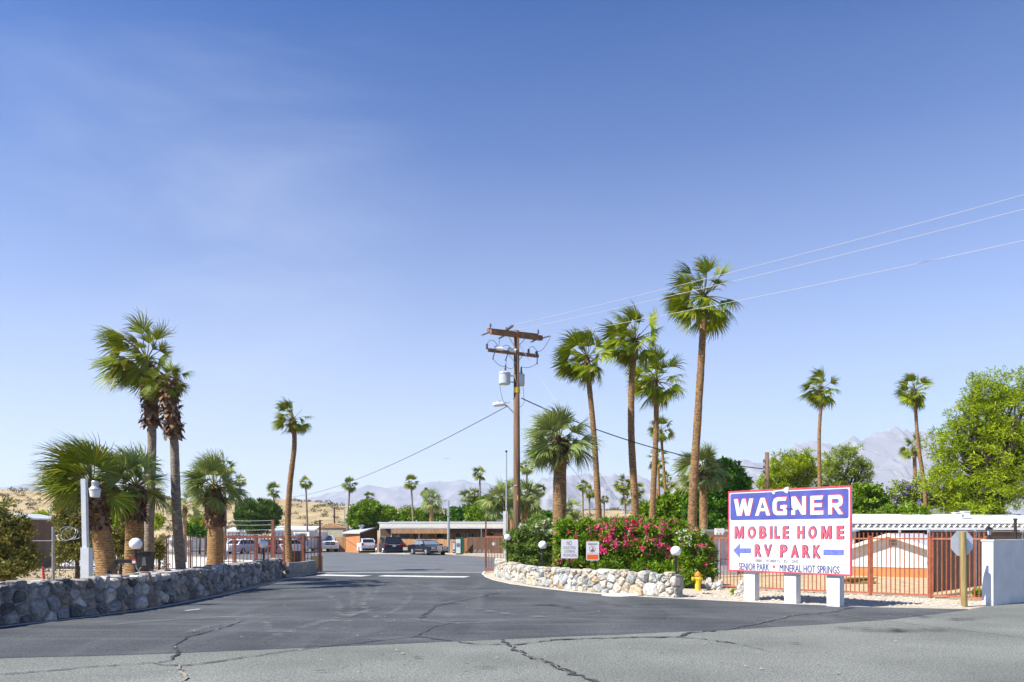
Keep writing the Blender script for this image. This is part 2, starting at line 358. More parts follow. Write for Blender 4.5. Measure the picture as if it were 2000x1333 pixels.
M['petiole'] = ramp_island('palm_petiole', [(.16, .17, .03), (.10, .12, .03), (.24, .17, .04)], .5)
M['boots'] = ramp_island('dead_frond_stubs', [(.10, .045, .022), (.24, .14, .07), (.05, .02, .012), (.34, .23, .13), (.15, .06, .03)], .85)
M['bootsd'] = ramp_island('dark_frond_stubs', [(.07, .03, .015), (.17, .09, .04), (.04, .015, .01), (.30, .20, .11), (.10, .04, .02)], .85)
M['olea'] = ramp_island('oleander_leaf', [(0.069, 0.154, 0.007), (0.158, 0.290, 0.011), (0.099, 0.200, 0.009), (0.276, 0.398, 0.018), (0.049, 0.109, 0.007)], .38, 0.15)
M['oleaw'] = ramp_island('pale_oleander_leaf', [(0.090, 0.165, 0.027), (0.180, 0.281, 0.045), (0.270, 0.363, 0.072), (0.072, 0.132, 0.018)], .38, .25)
M['pink'] = ramp_island('pink_flower', [(.80, .03, .22), (.86, .09, .32), (.70, .015, .11), (.90, .24, .45)], .6, .25)
M['flw'] = ramp_island('white_flower', [(.82, .82, .76), (.74, .76, .66)], .6, .25)
M['fred'] = ramp_island('red_flower', [(.55, .02, .04), (.68, .05, .10)], .6, .2)
M['purple'] = ramp_island('purple_blossom', [(.26, .20, .50), (.36, .30, .58), (.20, .15, .40)], .6, .3)
M['mesq'] = ramp_island('mesquite_leaf', [(0.138, 0.229, 0.002), (0.259, 0.359, 0.003), (0.377, 0.456, 0.007), (0.099, 0.179, 0.002), (0.477, 0.490, 0.010)], .55, 0.22)
M['mesqd'] = ramp_island('grey_green_leaf', [(0.133, 0.200, 0.017), (0.217, 0.300, 0.026), (0.300, 0.367, 0.043), (0.100, 0.150, 0.017)], .55, 0.19)
M['ficus'] = ramp_island('dark_glossy_leaf', [(0.036, 0.110, 0.006), (0.081, 0.200, 0.011), (0.055, 0.150, 0.008), (0.145, 0.299, 0.018)], .35, .15)
M['lime'] = ramp_island('lime_leaf', [(0.122, 0.229, 0.006), (0.182, 0.299, 0.009), (0.081, 0.167, 0.006), (0.263, 0.352, 0.018)], .45, 0.22)
M['yelg'] = ramp_island('yellow_green_leaf', [(.32, .40, .015), (.42, .48, .02), (.24, .32, .02)], .5, .35)
M['pine'] = ramp_island('conifer_leaf', [(0.037, 0.101, 0.013), (0.092, 0.169, 0.020), (0.065, 0.135, 0.017), (0.204, 0.238, 0.026)], .6, .1)
M['scrubl'] = ramp_island('greasewood_leaf', [(0.132, 0.162, 0.032), (0.246, 0.252, 0.054), (0.378, 0.360, 0.086), (0.095, 0.108, 0.022), (0.302, 0.234, 0.065)], .6, .2)
M['slatw'] = mat('coated_wire', (.13, .09, .065), None, rough=.7)
M['scrub'] = ramp_island('scrub_leaf', [(.11, .11, .05), (.07, .08, .035), (.17, .16, .08), (.22, .19, .11)], .8)
# ---------------------------------------------------------------- ground, roads
def sheet(name, pts, z, m, label=None):
    mb = MB(); mb.add([(p[0], p[1], z) for p in pts], [tuple(range(len(pts)))]); return struct(mb.build(name, m), label)
g = MB(); S_ = 6800
g.add([(-S_, -80, 0), (S_, -80, 0), (S_, 6700, 0), (-S_, 6700, 0)], [(0, 1, 2, 3)])
struct(g.build('ground', M['ground']))
def edge_pts(l): return [G(a, b) for a, b in l]
def densify0(pts, step, wob):
    rr = random.Random(8); out = []
    for a, b in zip(pts[:-1], pts[1:]):
        n = max(1, int((b - a).length / step))
        for i in range(n):
            p = a.lerp(b, i / n); out.append(p + Vector((0, rr.uniform(-wob, wob) + .03 * math.sin(p.x * 2.1) * math.sin(p.x * .7), 0)) if 0 < i else p)
    return out + [pts[-1]]
bound = [(-400, 1312), (0, 1287), (345, 1277), (690, 1262), (1000, 1249), (1250, 1238), (1425, 1231), (1620, 1219), (1750, 1210), (1895, 1191)]
bp_ = densify0(edge_pts(bound), .25, .018)
road = [Vector((-90, -60, 0)), Vector((90, -60, 0)), Vector((60, 52, 0)), Vector((27.4, 30.5, 0)), G(2000, 1176), G(1930, 1184)] + bp_[::-1] + [Vector((-60, 10.5, 0))]
sheet('road', road, .004, M['road'], 'old light grey asphalt road across the foreground')
ledge = [(0, 1226), (175, 1206), (280, 1192), (350, 1180), (400, 1170), (450, 1160), (500, 1148), (560, 1132), (615, 1121)]
redge = [(946, 1117), (943, 1122), (950, 1128), (965, 1134), (1000, 1142), (1060, 1150), (1120, 1157), (1200, 1163.5), (1320, 1170), (1500, 1179), (1700, 1187), (1892, 1191)]
drive = edge_pts(ledge) + edge_pts(redge) + bp_[::-1][1:-1] + [G(-400, 1312), G(-400, 1272)]
sheet('driveway', drive, .008, M['drive'], 'dark sealed asphalt entrance drive')
lot = [G(615, 1121.5), G(946, 1117.3), G(986, 1112), G(990, 1090.5), G(900, 1085.5), G(800, 1083.5), G(738, 1082.5), G(690, 1079.5), G(650, 1075), G(560, 1072), G(380, 1072), G(300, 1080), G(430, 1090), G(560, 1098), G(612, 1112)]
sheet('parking_lot', lot, .012, M['lot'], 'grey asphalt parking lot inside the gate')
def ribbon(pts, wd, jit=0, seed=1):
    rr = random.Random(seed); mb = MB(); vs = []
    for i, p in enumerate(pts):
        t = (pts[min(i + 1, len(pts) - 1)] - pts[max(i - 1, 0)]).normalized(); n = Vector((-t.y, t.x, 0))
        w_ = wd * (1 + rr.uniform(-jit, jit)); o = n * rr.uniform(-jit, jit) * wd
        vs += [p + o + n * w_ / 2, p + o - n * w_ / 2]
    mb.add(vs, [(2 * i, 2 * i + 1, 2 * i + 3, 2 * i + 2) for i in range(len(pts) - 1)]); return mb
def at_z(pts, z): return [Vector((p.x, p.y, z)) for p in pts]
def densify(pts, step, wob=0, seed=3):
    rr = random.Random(seed); out = []
    for a, b in zip(pts[:-1], pts[1:]):
        n = max(1, int((b - a).length / step))
        for i in range(n):
            p = a.lerp(b, i / n)
            if i: p = p + Vector((rr.uniform(-wob, wob), rr.uniform(-wob, wob), 0))
            out.append(p)
    out.append(pts[-1]); return out
wl = MB()
for pts, wd in ((edge_pts([(-300, 1258)] + ledge), .11), (edge_pts(redge[:-1]), .11)):
    q = ribbon(at_z(densify(pts, .5, .01), .016), wd, .06); wl.add(q.v, q.f)
for a, b in (((625, 1124), (716, 1126)), ((744, 1125.5), (912, 1128))):
    q = ribbon(at_z(densify([G(*a), G(*b)], .5, .01), .016), 1.0, .05); wl.add(q.v, q.f)
q = ribbon(at_z([G(362, 1194), G(390, 1191)], .016), .12); wl.add(q.v, q.f)
struct(wl.build('road_marking', M['line']), 'worn white painted edge and stop lines')
cr5 = lambda l: [G(a / 2, 1100 + b / 2) for a, b in l]
cr6 = lambda l: [G(1000 + a / 2, 1100 + b / 2) for a, b in l]
tar = MB(); dst = MB(); si = 0
for pts, wd, k in (
    (cr5([(0, 440), (400, 405), (600, 393), (650, 402), (740, 403), (900, 380), (1100, 350), (1300, 325), (1450, 310), (1620, 290), (1700, 250), (1790, 232)]), .045, 0),
    (cr5([(950, 228), (850, 262), (730, 290), (680, 325), (695, 360), (660, 385), (620, 392)]), .05, 0),
    (cr5([(700, 405), (720, 440), (715, 466), (730, 500)]), .05, 1),
    (cr5([(1640, 222), (1700, 170), (1850, 140), (1950, 118)]), .07, 0),
    (cr5([(1620, 290), (1750, 305), (1850, 318), (2000, 322)]), .05, 0),
    (cr5([(500, 215), (950, 222), (1640, 235)]), .025, 1),
    (cr6([(0, 322), (200, 300), (450, 293), (640, 292), (700, 275), (850, 262), (960, 240), (1100, 205), (1250, 195), (1330, 175)]), .085, 0),
    (cr6([(0, 330), (60, 365), (150, 395), (210, 425), (270, 450), (340, 480)]), .10, 0),
    (cr6([(-40, 300), (0, 330)]), .06, 0),
    (cr6([(0, 334), (60, 369), (150, 399), (210, 429)]), .02, 1),
    (cr6([(640, 292), (750, 300), (880, 318)]), .05, 0),
    (cr6([(900, 322), (1010, 350), (1150, 352)]), .02, 0),
    (cr6([(1250, 200), (1400, 222), (1700, 255), (2000, 295)]), .03, 1),
    (cr6([(960, 240), (1030, 222), (1120, 202)]), .025, 1)):
    si += 1; q = ribbon(at_z(densify(pts, .12, .035, si), .020 if not k else .024), wd * .8, .75, si); (dst if k else tar).add(q.v, q.f)
struct(tar.build('road_crack', M['tar']), 'tar sealed cracks wandering across the asphalt')
struct(dst.build('road_crack', M['dust']), 'open dusty cracks in the asphalt')
def marks(name, lst, m, z, label):
    mb = MB(); uvs = []
    for pts, wd in lst:
        ln = []; 
        for i in range(len(pts) - 1):
            p0, p1, p2, p3 = pts[max(i - 1, 0)], pts[i], pts[i + 1], pts[min(i + 2, len(pts) - 1)]
            for k in range(6): t = k / 6; ln.append(.5 * ((2 * p1) + (p2 - p0) * t + (2 * p0 - 5 * p1 + 4 * p2 - p3) * t * t + (3 * p1 - p0 - 3 * p2 + p3) * t ** 3))
        ln.append(pts[-1]); z += .0006; q = ribbon(at_z(ln, z), wd); mb.add(q.v, q.f); n = len(ln) - 1
        for i in range(n): uvs += [(0, i / n), (1, i / n), (1, (i + 1) / n), (0, (i + 1) / n)]
    o = mb.build(name, m); ul = o.data.uv_layers.new(name='UVMap')
    for l, uvc in zip(ul.data, uvs): l.uv = uvc
    return struct(o, label)
ty = [([(1300, 75), (1370, 110), (1385, 150), (1370, 210), (1340, 290)], .30), ([(1420, 75), (1440, 120), (1418, 165), (1470, 215), (1600, 245)], .30), ([(1500, 70), (1470, 120), (1440, 160)], .25),
      ([(1040, 190), (1035, 230), (1060, 270), (1120, 300)], .28), ([(1160, 110), (1280, 130), (1330, 180), (1300, 240), (1200, 290)], .3), ([(1560, 60), (1640, 90), (1780, 120), (1900, 150)], .35), ([(1450, 60), (1560, 90), (1600, 130), (1560, 180), (1440, 230)], .28),
      ([(1000, 330), (1200, 250), (1500, 180), (1750, 160), (2000, 175)], .4), ([(300, 260), (600, 230), (900, 215), (1200, 200)], .4), ([(1700, 130), (1900, 190), (2200, 220), (2500, 235)], .4), ([(1560, 215), (1800, 240), (2100, 215), (2400, 190)], .3), ([(700, 300), (780, 260), (900, 240), (1050, 255), (1200, 300)], .3)]
marks('tyre_marks', [(cr5(a), b) for a, b in ty], M['tyremark'], .026, 'pale dusty tyre sweeps on the dark asphalt')
st_ = [([(60, 172), (150, 168), (260, 184)], .55), ([(1090, 316), (1120, 320), (1150, 323)], .30), ([(-180, 420), (-110, 413), (-60, 418)], .22), ([(-400, 372), (-350, 380)], .2), ([(-790, 428), (-700, 430)], .16), ([(1250, 255), (1500, 268), (1800, 262)], .7), ([(620, 345), (635, 352)], .12), ([(-20, 60), (120, 85)], .3), ([(300, 150), (420, 170), (560, 165)], .4), ([(1550, 205), (1700, 225), (1900, 215)], .4)]
marks('oil_stains', [(cr6(a), b) for a, b in st_], M['stain'], .036, 'dark worn patches and stains on the asphalt')
# litter flecks on the asphalt, small patches
fl = MB(); rr = random.Random(5)
for i in range(170):
    p = G(rr.uniform(300, 1900), rr.choice((rr.uniform(1150, 1230), rr.uniform(1230, 1320))))
    s = rr.uniform(.012, .03); a = rr.uniform(0, 6)
    fl.add([p + Vector((math.cos(a + k * 1.57) * s * (1.5 if k % 2 else 1), math.sin(a + k * 1.57) * s, .026 + (.012 if k == 0 else 0))) for k in range(4)], [(0, 1, 2, 3)])
tag(fl.build('dry_leaf_litter', M['dust']), 'dry leaf bits scattered over the asphalt', 'litter', kind='stuff')
# kerb track of the sliding gate
q = MB(); q.bar(G(612, 1120.5) + Vector((0, 0, .02)), G(948, 1119) + Vector((0, 0, .02)), .12, .03)
tag(q.build('gate_track', M['conc']), 'low metal and concrete track of the sliding gate across the drive', 'gate track')
# gravel strip at the right
gs = [G(1000, 1141.5), G(1060, 1149.5), G(1120, 1156.5), G(1200, 1163), G(1320, 1169.5), G(1500, 1178.5), G(1700, 1186.5), G(1892, 1190.5), G(1927, 1184), G(1926, 1174), G(1702, 1159), G(1391, 1146), G(1340, 1142), G(1200, 1140), G(1080, 1134), G(990, 1120), G(960, 1118), G(948, 1124), G(965, 1133)]
sheet('gravel_strip', gs, .004, M['gravel'], 'pale sandy gravel verge beside the drive')
ys = [G(1391, 1145.5), G(1702, 1158.5), G(1926, 1173.5), Vector((40, 36, 0)), Vector((60, 62, 0)), Vector((14, 62, 0)), Vector((9, 40, 0))]
sheet('yard_ground', ys, .006, M['yard'], 'tan sandy yard behind the iron fence')
sheet('planter_ground', [G(-300, 1240), G(0, 1215)] + edge_pts([(175, 1196), (350, 1172), (500, 1140), (612, 1119), (600, 1112), (300, 1118), (-100, 1122)]) , .005, M['ground'])
sheet('back_lane', [Vector((-90, 52, 0)), G(300, 1082), G(430, 1092), G(560, 1100), G(600, 1108), Vector((-13.5, 43, 0)), Vector((-60, 43, 0))], .009, M['conc'], 'pale concrete lane behind the fence')
pb = MB(); rr = random.Random(11)
poly = [G(1330, 1168), G(1560, 1180), G(1885, 1189), G(1925, 1177), G(1640, 1160), G(1391, 1149)]
def inside(p, poly):
    c = False; j = len(poly) - 1
    for i in range(len(poly)):
        a, b = poly[i], poly[j]
        if (a.y > p.y) != (b.y > p.y) and p.x < (b.x - a.x) * (p.y - a.y) / (b.y - a.y) + a.x: c = not c
        j = i
    return c
n = 0
while n < 3200:
    p = Vector((rr.uniform(4.5, 14.5), rr.uniform(20, 30), 0))
    if not inside(p, poly): continue
    n += 1; s = rr.choice((.010, .014, .018, .02, .025, .045)) * rr.uniform(.7, 1.3); a = rr.uniform(0, 6)
    vs = [p + Vector((math.cos(a + k * 1.57) * s * rr.uniform(.7, 1.3), math.sin(a + k * 1.57) * s * rr.uniform(.7, 1.3), s * .3)) for k in range(4)] + [p + Vector((0, 0, s))]
    pb.add(vs, [(0, 1, 4), (1, 2, 4), (2, 3, 4), (3, 0, 4)])
tag(pb.build('gravel', ramp_island('tan_gravel', [(.50, .42, .31), (.38, .33, .26), (.62, .56, .46), (.44, .36, .26)], .9)), 'loose pale gravel along the foot of the salmon fence', 'gravel', kind='stuff')
# manhole / concrete pad by the stone wall
q = MB(); q.lathe([(.62, 0), (.62, .03), (.5, .045), (.02, .05)], G(1212, 1163.5), 24)
tag(q.build('utility_cover', M['conc']), 'round pale concrete utility cover at the foot of the pale stone wall', 'utility cover')

# ---------------------------------------------------------------- hills and mountains
def interp(prof, x):
    xs = [p[0] for p in prof]; ys = [p[1] for p in prof]; return np.interp(x, xs, ys)
def vnoise(x, y, seed=0):
    x = np.asarray(x, float); y = np.asarray(y, float)
    xi = np.floor(x).astype(int); yi = np.floor(y).astype(int); fx = x - xi; fy = y - yi
    fx = fx * fx * (3 - 2 * fx); fy = fy * fy * (3 - 2 * fy)
    def h(a, b):
        n = (a * 374761393 + b * 668265263 + seed * 974634777) & 0x7fffffff
        n = ((n ^ (n >> 13)) * 1274126177) & 0x7fffffff
        return ((n ^ (n >> 16)) & 0xffff) / 65535.0
    return (h(xi, yi) * (1 - fx) + h(xi + 1, yi) * fx) * (1 - fy) + (h(xi, yi + 1) * (1 - fx) + h(xi + 1, yi + 1) * fx) * fy
def fbm(x, y, o=5, seed=0, ridged=False):
    s = 0; a = .5; t = 0
    for i in range(o):
        n = vnoise(x, y, seed + i)
        if ridged: n = 1 - np.abs(2 * n - 1)
        s = s + n * a; t += a; a *= .5; x = np.asarray(x) * 2.03; y = np.asarray(y) * 2.03
    return s / t
HP = [(-1500, 962), (-400, 957), (0, 957), (100, 962), (200, 968), (300, 974), (450, 981), (520, 977), (560, 976), (605, 981), (672, 989), (760, 992), (900, 997), (1000, 1003), (1100, 1001), (1150, 997), (1250, 999), (1400, 1002), (2200, 1008), (3500, 1010)]
def hill_z(px, d):
    crest = (1044 - interp(HP, px)) / 1500 * 185 + 2
    t = np.clip((d - 100) / 85, 0, 1); t = t * t * (3 - 2 * t) * .75 + t * .25
    x = (px - 1000) / 1500 * d
    n = (fbm(x / 22, d / 22, 5, 3) - .5) * 5 * t * (1 - t) * 2 + (fbm(x / 5, d / 5, 3, 9) - .5) * .9 * np.minimum(t * 3, 1)
    back = np.clip((d - 190) / 160, 0, 1)
    return crest * t * (1 - back * back) + n * (1 - back) - .05
pxs = np.linspace(-1500, 3500, 420); ds = np.concatenate([np.linspace(100, 190, 60), np.linspace(195, 350, 16)])
PX, DD = np.meshgrid(pxs, ds); ZZ = hill_z(PX, DD); XX = (PX - 1000) / 1500 * DD
V = np.stack([XX, DD, ZZ], -1).reshape(-1, 3); nc = len(pxs)
F = np.array([(j * nc + i, j * nc + i + 1, (j + 1) * nc + i + 1, (j + 1) * nc + i) for j in range(len(ds) - 1) for i in range(nc - 1)])
ho = np_mesh('hill', V, F, M['hill']); ho.data.shade_smooth(); struct(ho, 'low dry tan hill dotted with scrub')
def mountain(prof, d1, d0, seed, name, label, rough=.10):
    pxs = np.linspace(prof[0][0], prof[-1][0], 520); rows = 46
    vv = np.linspace(0, 1.25, rows); PX, VV = np.meshgrid(pxs, vv); DD = d0 + (d1 - d0) * VV; XX = (PX - 1000) / 1500 * d1
    cz = np.maximum((1044 - interp(prof, PX)) / 1500 * d1 + 2, 1)
    s = np.where(VV <= 1, VV ** 1.35, 1 - (VV - 1) * 2.2)
    n = fbm(XX / d1 * 30 + VV * .6, VV * 2.4, 7, seed, True) - .62
    n2 = fbm(XX / d1 * 110, VV * 8, 4, seed + 20, True) - .6
    ZZ = cz * (s + (n * 1.05 * rough * 4 + n2 * rough * 1.8) * np.clip(VV * 2.5, 0, 1) * np.clip(1.1 - VV * .86, 0.12, 1)) - 4
    V = np.stack([XX, DD, ZZ], -1).reshape(-1, 3); nc = len(pxs)
    F = np.array([(j * nc + i, j * nc + i + 1, (j + 1) * nc + i + 1, (j + 1) * nc + i) for j in range(rows - 1) for i in range(nc - 1)])
    return struct(np_mesh(name, V, F, M['mount']), label)
mountain([(-1200, 955), (-300, 960), (-50, 955), (0, 951), (50, 944), (80, 950), (120, 965), (400, 975), (590, 975), (640, 963), (690, 953), (720, 946), (760, 951), (800, 946), (860, 938), (905, 936), (950, 943), (985, 956), (1005, 966), (1050, 975), (1300, 985), (1700, 990), (2600, 985)], 5200, 3600, 4, 'mountains', 'farthest hazy blue mountain range', .09)
mountain([(900, 1005), (980, 976), (1010, 962), (1040, 944), (1080, 931), (1145, 924), (1200, 929), (1232, 927), (1247, 920), (1290, 934), (1320, 930), (1360, 912), (1410, 893), (1450, 897), (1500, 899), (1550, 872), (1600, 862), (1680, 861), (1720, 846), (1755, 838), (1790, 843), (1860, 852), (1950, 860), (2100, 850), (2400, 870), (3000, 920)], 4000, 2500, 8, 'mountains', 'higher bare rocky mountain range at right', .16)

# ---------------------------------------------------------------- stone walls
def clip_poly(poly, nx, ny, c):
    out = []
    for i in range(len(poly)):
        a = poly[i]; b = poly[(i + 1) % len(poly)]
        da = a[0] * nx + a[1] * ny - c; db = b[0] * nx + b[1] * ny - c
        if da <= 0: out.append(a)
        if (da < 0 < db) or (db < 0 < da):
            t = da / (da - db); out.append((a[0] + (b[0] - a[0]) * t, a[1] + (b[1] - a[1]) * t))
    return out
def stone_wall(label, path, side, hfun, thick, cell, m, mmort, seed, gap=.018, rough=.5):
    rr = random.Random(seed); T = thing('stone_wall', label, 'wall', path[0])
    cum = [0]
    for a, b in zip(path[:-1], path[1:]): cum.append(cum[-1] + (b - a).length)
    Ltot = cum[-1]
    def pos(u):
        u2 = min(max(u, 0), Ltot); i = 0
        while i < len(cum) - 2 and cum[i + 1] < u2: i += 1
        a, b = path[i], path[i + 1]; t = (u2 - cum[i]) / (cum[i + 1] - cum[i])
        def nrm(k):
            k0 = max(k - 1, 0); k1 = min(k + 1, len(path) - 1); d = (path[k1] - path[k0]).normalized(); return Vector((d.y, -d.x, 0)) * side
        n = nrm(i).lerp(nrm(i + 1), t).normalized(); return a.lerp(b, t) - path[0] + (b - a).normalized() * (u - u2), n
    def XYZ(u, v, dep): p, n = pos(u); return p + n * dep + Vector((0, 0, v))
    stones = MB()
    for layer, (dface, ddir, cs) in enumerate(((0, 1, cell), (-thick, -1, cell * 1.3))):
        pts = []; tries = 0
        while tries < Ltot * 1.1 / (cs * cs) * 14:
            tries += 1; u = rr.uniform(-.1, Ltot + .1); h = hfun(u / Ltot); v = rr.uniform(-.05, h + .02)
            rad = cs * rr.choice((.62, .8, .8, 1.0, 1.25)) * (1.12 - .3 * v / h)
            if all(((u - q[0]) * .85) ** 2 + (v - q[1]) ** 2 > (rad * .5 + q[2] * .5) ** 2 for q in pts if abs(u - q[0]) < 1.2): pts.append((u, v, rad))
        for i, (u, v, rad) in enumerate(pts):
            h = hfun(u / Ltot) + rr.uniform(-.05, .06)
            poly = [(u - .5, -.02), (u + .5, -.02), (u + .5, h), (u - .5, h)]
            poly = clip_poly(poly, 1, 0, Ltot); poly = clip_poly(poly, -1, 0, 0)
            for j, (a, b, r2) in enumerate(pts):
                if i == j or abs(a - u) > 1.3: continue
                dx, dy = a - u, b - v; dd = math.hypot(dx, dy)
                wgt = (dd * dd + rad * rad * .35 - r2 * r2 * .35) / (2 * dd)
                nx, ny = dx / dd, dy / dd; poly = clip_poly(poly, nx, ny, nx * u + ny * v + wgt - gap / 2)
                if len(poly) < 3: break
            if len(poly) < 3: continue
            # drop tiny edges, chamfer corners
            q = []
            for k in range(len(poly)):
                a = poly[k - 1]; b = poly[k]; c = poly[(k + 1) % len(poly)]
                f = .2; q.append((b[0] + (a[0] - b[0]) * f, b[1] + (a[1] - b[1]) * f)); q.append((b[0] + (c[0] - b[0]) * f, b[1] + (c[1] - b[1]) * f))
            cx = sum(p[0] for p in q) / len(q); cy = sum(p[1] for p in q) / len(q); n = len(q)
            ext = rad * rr.uniform(.24, .44)
            tilt = (rr.uniform(-.3, .3) * rough, rr.uniform(-.3, .3) * rough)
            vs = []
            for sc_, dp, jit in ((1, -thick * .5, 0), (1, 0, 0), (.91, ext * .6, .012), (.66, ext * .97, .025)):
                for (a, b) in q:
                    uu = cx + (a - cx) * sc_; vv = cy + (b - cy) * sc_
                    dd = dp + (rr.uniform(-jit, jit) * rough * 2) + ((uu - cx) * tilt[0] + (vv - cy) * tilt[1]) * (1 if dp > 0 else 0)
                    vs.append(XYZ(uu, vv, dface + dd * ddir))
            vs.append(XYZ(cx + rr.uniform(-.2, .2) * rad, cy + rr.uniform(-.2, .2) * rad, dface + ext * ddir * rr.uniform(.95, 1.2)))
            fs = [tuple(range(n))]
            for k in range(3):
                for e in range(n): fs.append((k * n + e, (k + 1) * n + e, (k + 1) * n + (e + 1) % n, k * n + (e + 1) % n))
            for e in range(n): fs.append((3 * n + e, 4 * n, 3 * n + (e + 1) % n))
            if (ddir * side) < 0: fs = [f[::-1] for f in fs]
            stones.add(vs, fs)
    stones.build('stones', m, T)
    core = MB(); K = max(4, int(Ltot / .35)); vs = []
    for i in range(K + 1):
        u = Ltot * i / K; h = hfun(u / Ltot) - .07 + rr.uniform(-.015, .02)
        u = min(max(u, .03), Ltot - .03)
        vs += [XYZ(u, -.02, -.0), XYZ(u, h, -.0), XYZ(u, h, -thick), XYZ(u, -.02, -thick)]
    fs = [(0, 1, 2, 3), tuple(4 * K + j for j in (3, 2, 1, 0))]
    for i in range(K):
        for e in range(4): fs.append((4 * i + e, 4 * i + (e + 1) % 4, 4 * i + 4 + (e + 1) % 4, 4 * i + 4 + e))
    core.add(vs, fs); core.build('mortar', mmort, T)
    return T
lp = edge_pts([(-330, 1272), (0, 1221), (100, 1211), (200, 1200), (300, 1185), (350, 1175), (400, 1165), (450, 1152), (500, 1140), (551, 1128)])
stone_wall('long low wall of rough grey boulders in shade along the left edge of the drive', lp, 1, lambda t: .91 - .10 * max(0, t - .5), .42, .275, M['stoneL'], M['mortar'], 21, .032, .9)
rp = edge_pts([(969, 1119), (975, 1128), (1010, 1137.5), (1060, 1146), (1140, 1155.5), (1230, 1162.5), (1323, 1168)])
stone_wall('curved low wall of sunlit cream and white stones in front of the flowering hedge', rp, 1, lambda t: .73 + .03 * math.sin(t * 9), .40, .29, M['stoneR'], M['mortarR'], 33, .034, .6)
# concrete block wall
bw = edge_pts([(554, 1129), (585, 1126), (615, 1120)])
T = thing('block_wall', 'short low wall of grey concrete blocks ending the boulder wall by the gate', 'wall', bw[0])
mb = MB(); rr = random.Random(3)
path = densify(bw, .41); path = path
for row in range(4):
    for a, b in zip(path[:-1], path[1:]):
        o = (b - a) * (.5 if row % 2 else 0); c = (a + b) / 2 + o - bw[0]; an = math.atan2((b - a).y, (b - a).x)
        if row % 2 and b is path[-1]: continue
        mb.box(c + Vector((0, .1, .085 + row * .17)), ((b - a).length - .008, .2 + rr.uniform(-.004, .004), .162), an)
mb.build('blocks', M['block'], T)
# planter soil box inside
q = MB(); q.box(G(607, 1119) + Vector((.1, .9, .42)), (.5, .4, .84))
tag(q.build('electric_box', mat('mustard_box', (.42, .32, .12), None, rough=.6)), 'small mustard box standing behind the grey block wall', 'box')
# ---------------------------------------------------------------- palms
def nz(v): return v / (np.linalg.norm(v) + 1e-9)
def fan_crown(c, Rm, n, leafn, wind, seed, lo=-50, hi=86, droop=1.0, blade=.52, thin=1.0, azbias=None):
    """fan-palm crown round point c; returns blade verts/quads(as 4-idx), petiole MB"""
    rs = np.random.default_rng(seed); V = []; F = []; pet = MB()
    wv = np.array([wind, -.12 * abs(wind), .0]); gr = np.array([0, 0, -1.0]); c = np.array(c, float)
    n = int(n * .92)
    for i in range(n):
        t = (i + .5) / n; el = math.radians(hi - (hi - lo) * t ** .85 + rs.uniform(-14, 14)); az = i * 2.39996 + rs.uniform(-.55, .55)
        d0 = np.array([math.cos(el) * math.cos(az), math.cos(el) * math.sin(az), math.sin(el)])
        Lf = Rm * rs.choice((rs.uniform(.38, .62), rs.uniform(.9, 1.08), rs.uniform(.62, .85), rs.uniform(.85, 1.10), rs.uniform(.9, 1.12))) * (1 - .12 * (t > .8)); Lp = Lf * (1 - blade); Lb = Lf * blade
        if azbias is not None and rs.uniform() < azbias and d0[0] > 0.2: continue
        p = c + d0 * Rm * .02; pts = [p.copy()]; K = 4
        for k in range(K):
            dk = nz(d0 + (gr * .075 * droop + wv * .15) * (k + 1) * (0.4 + math.cos(el) * .6)); p = p + dk * Lp / K; pts.append(p.copy())
        pr = Rm * .011; pet.tube([tuple(q) for q in pts], [pr * 1.3, pr, pr, pr * .8, pr * .7], 3, False)
        up = np.array([0, 0, 1.0]) if abs(dk[2]) < .93 else np.array([math.cos(az), math.sin(az), 0])
        side = nz(np.cross(dk, up)); roll = rs.normal() * .8
        nrm = nz(np.cross(side, dk)); side, nrm = side * math.cos(roll) + nrm * math.sin(roll), nrm * math.cos(roll) - side * math.sin(roll)
        sp = math.radians(rs.uniform(48, 84)) * thin
        dk = nz(dk + wv * .15)
        for j in range(leafn):
            th = -sp + 2 * sp * (j + .5) / leafn + rs.uniform(-.04, .04)
            ld = nz(dk * math.cos(th) + side * math.sin(th) - nrm * .22 * abs(math.sin(th)))
            wd = nz(np.cross(nrm, ld)); LL = Lb * (.72 + .28 * math.cos(th)) * rs.uniform(.82, 1.08)
            w1 = Lb * (2.0 * sp / leafn) * .30; a = p - dk * Lb * .02
            s1 = a + ld * LL * .42; l2 = nz(ld + gr * .20 * droop * rs.uniform(.4, 1.5) + wv * .32); s2 = s1 + l2 * LL * .33
            l3 = nz(ld + gr * .60 * droop * rs.uniform(.2, 1.5) + wv * .75 + rs.normal(size=3) * .12); s3 = s2 + l3 * LL * .30
            o = len(V); V += [a - wd * w1 * .12, a + wd * w1 * .12, s1 - wd * w1, s1 + wd * w1, s2 - wd * w1 * .62, s2 + wd * w1 * .62, s3 - wd * w1 * .08, s3 + wd * w1 * .08]
            F += [(o, o + 1, o + 3, o + 2), (o + 2, o + 3, o + 5, o + 4), (o + 4, o + 5, o + 7, o + 6)]
    return np.array(V), np.array(F), pet
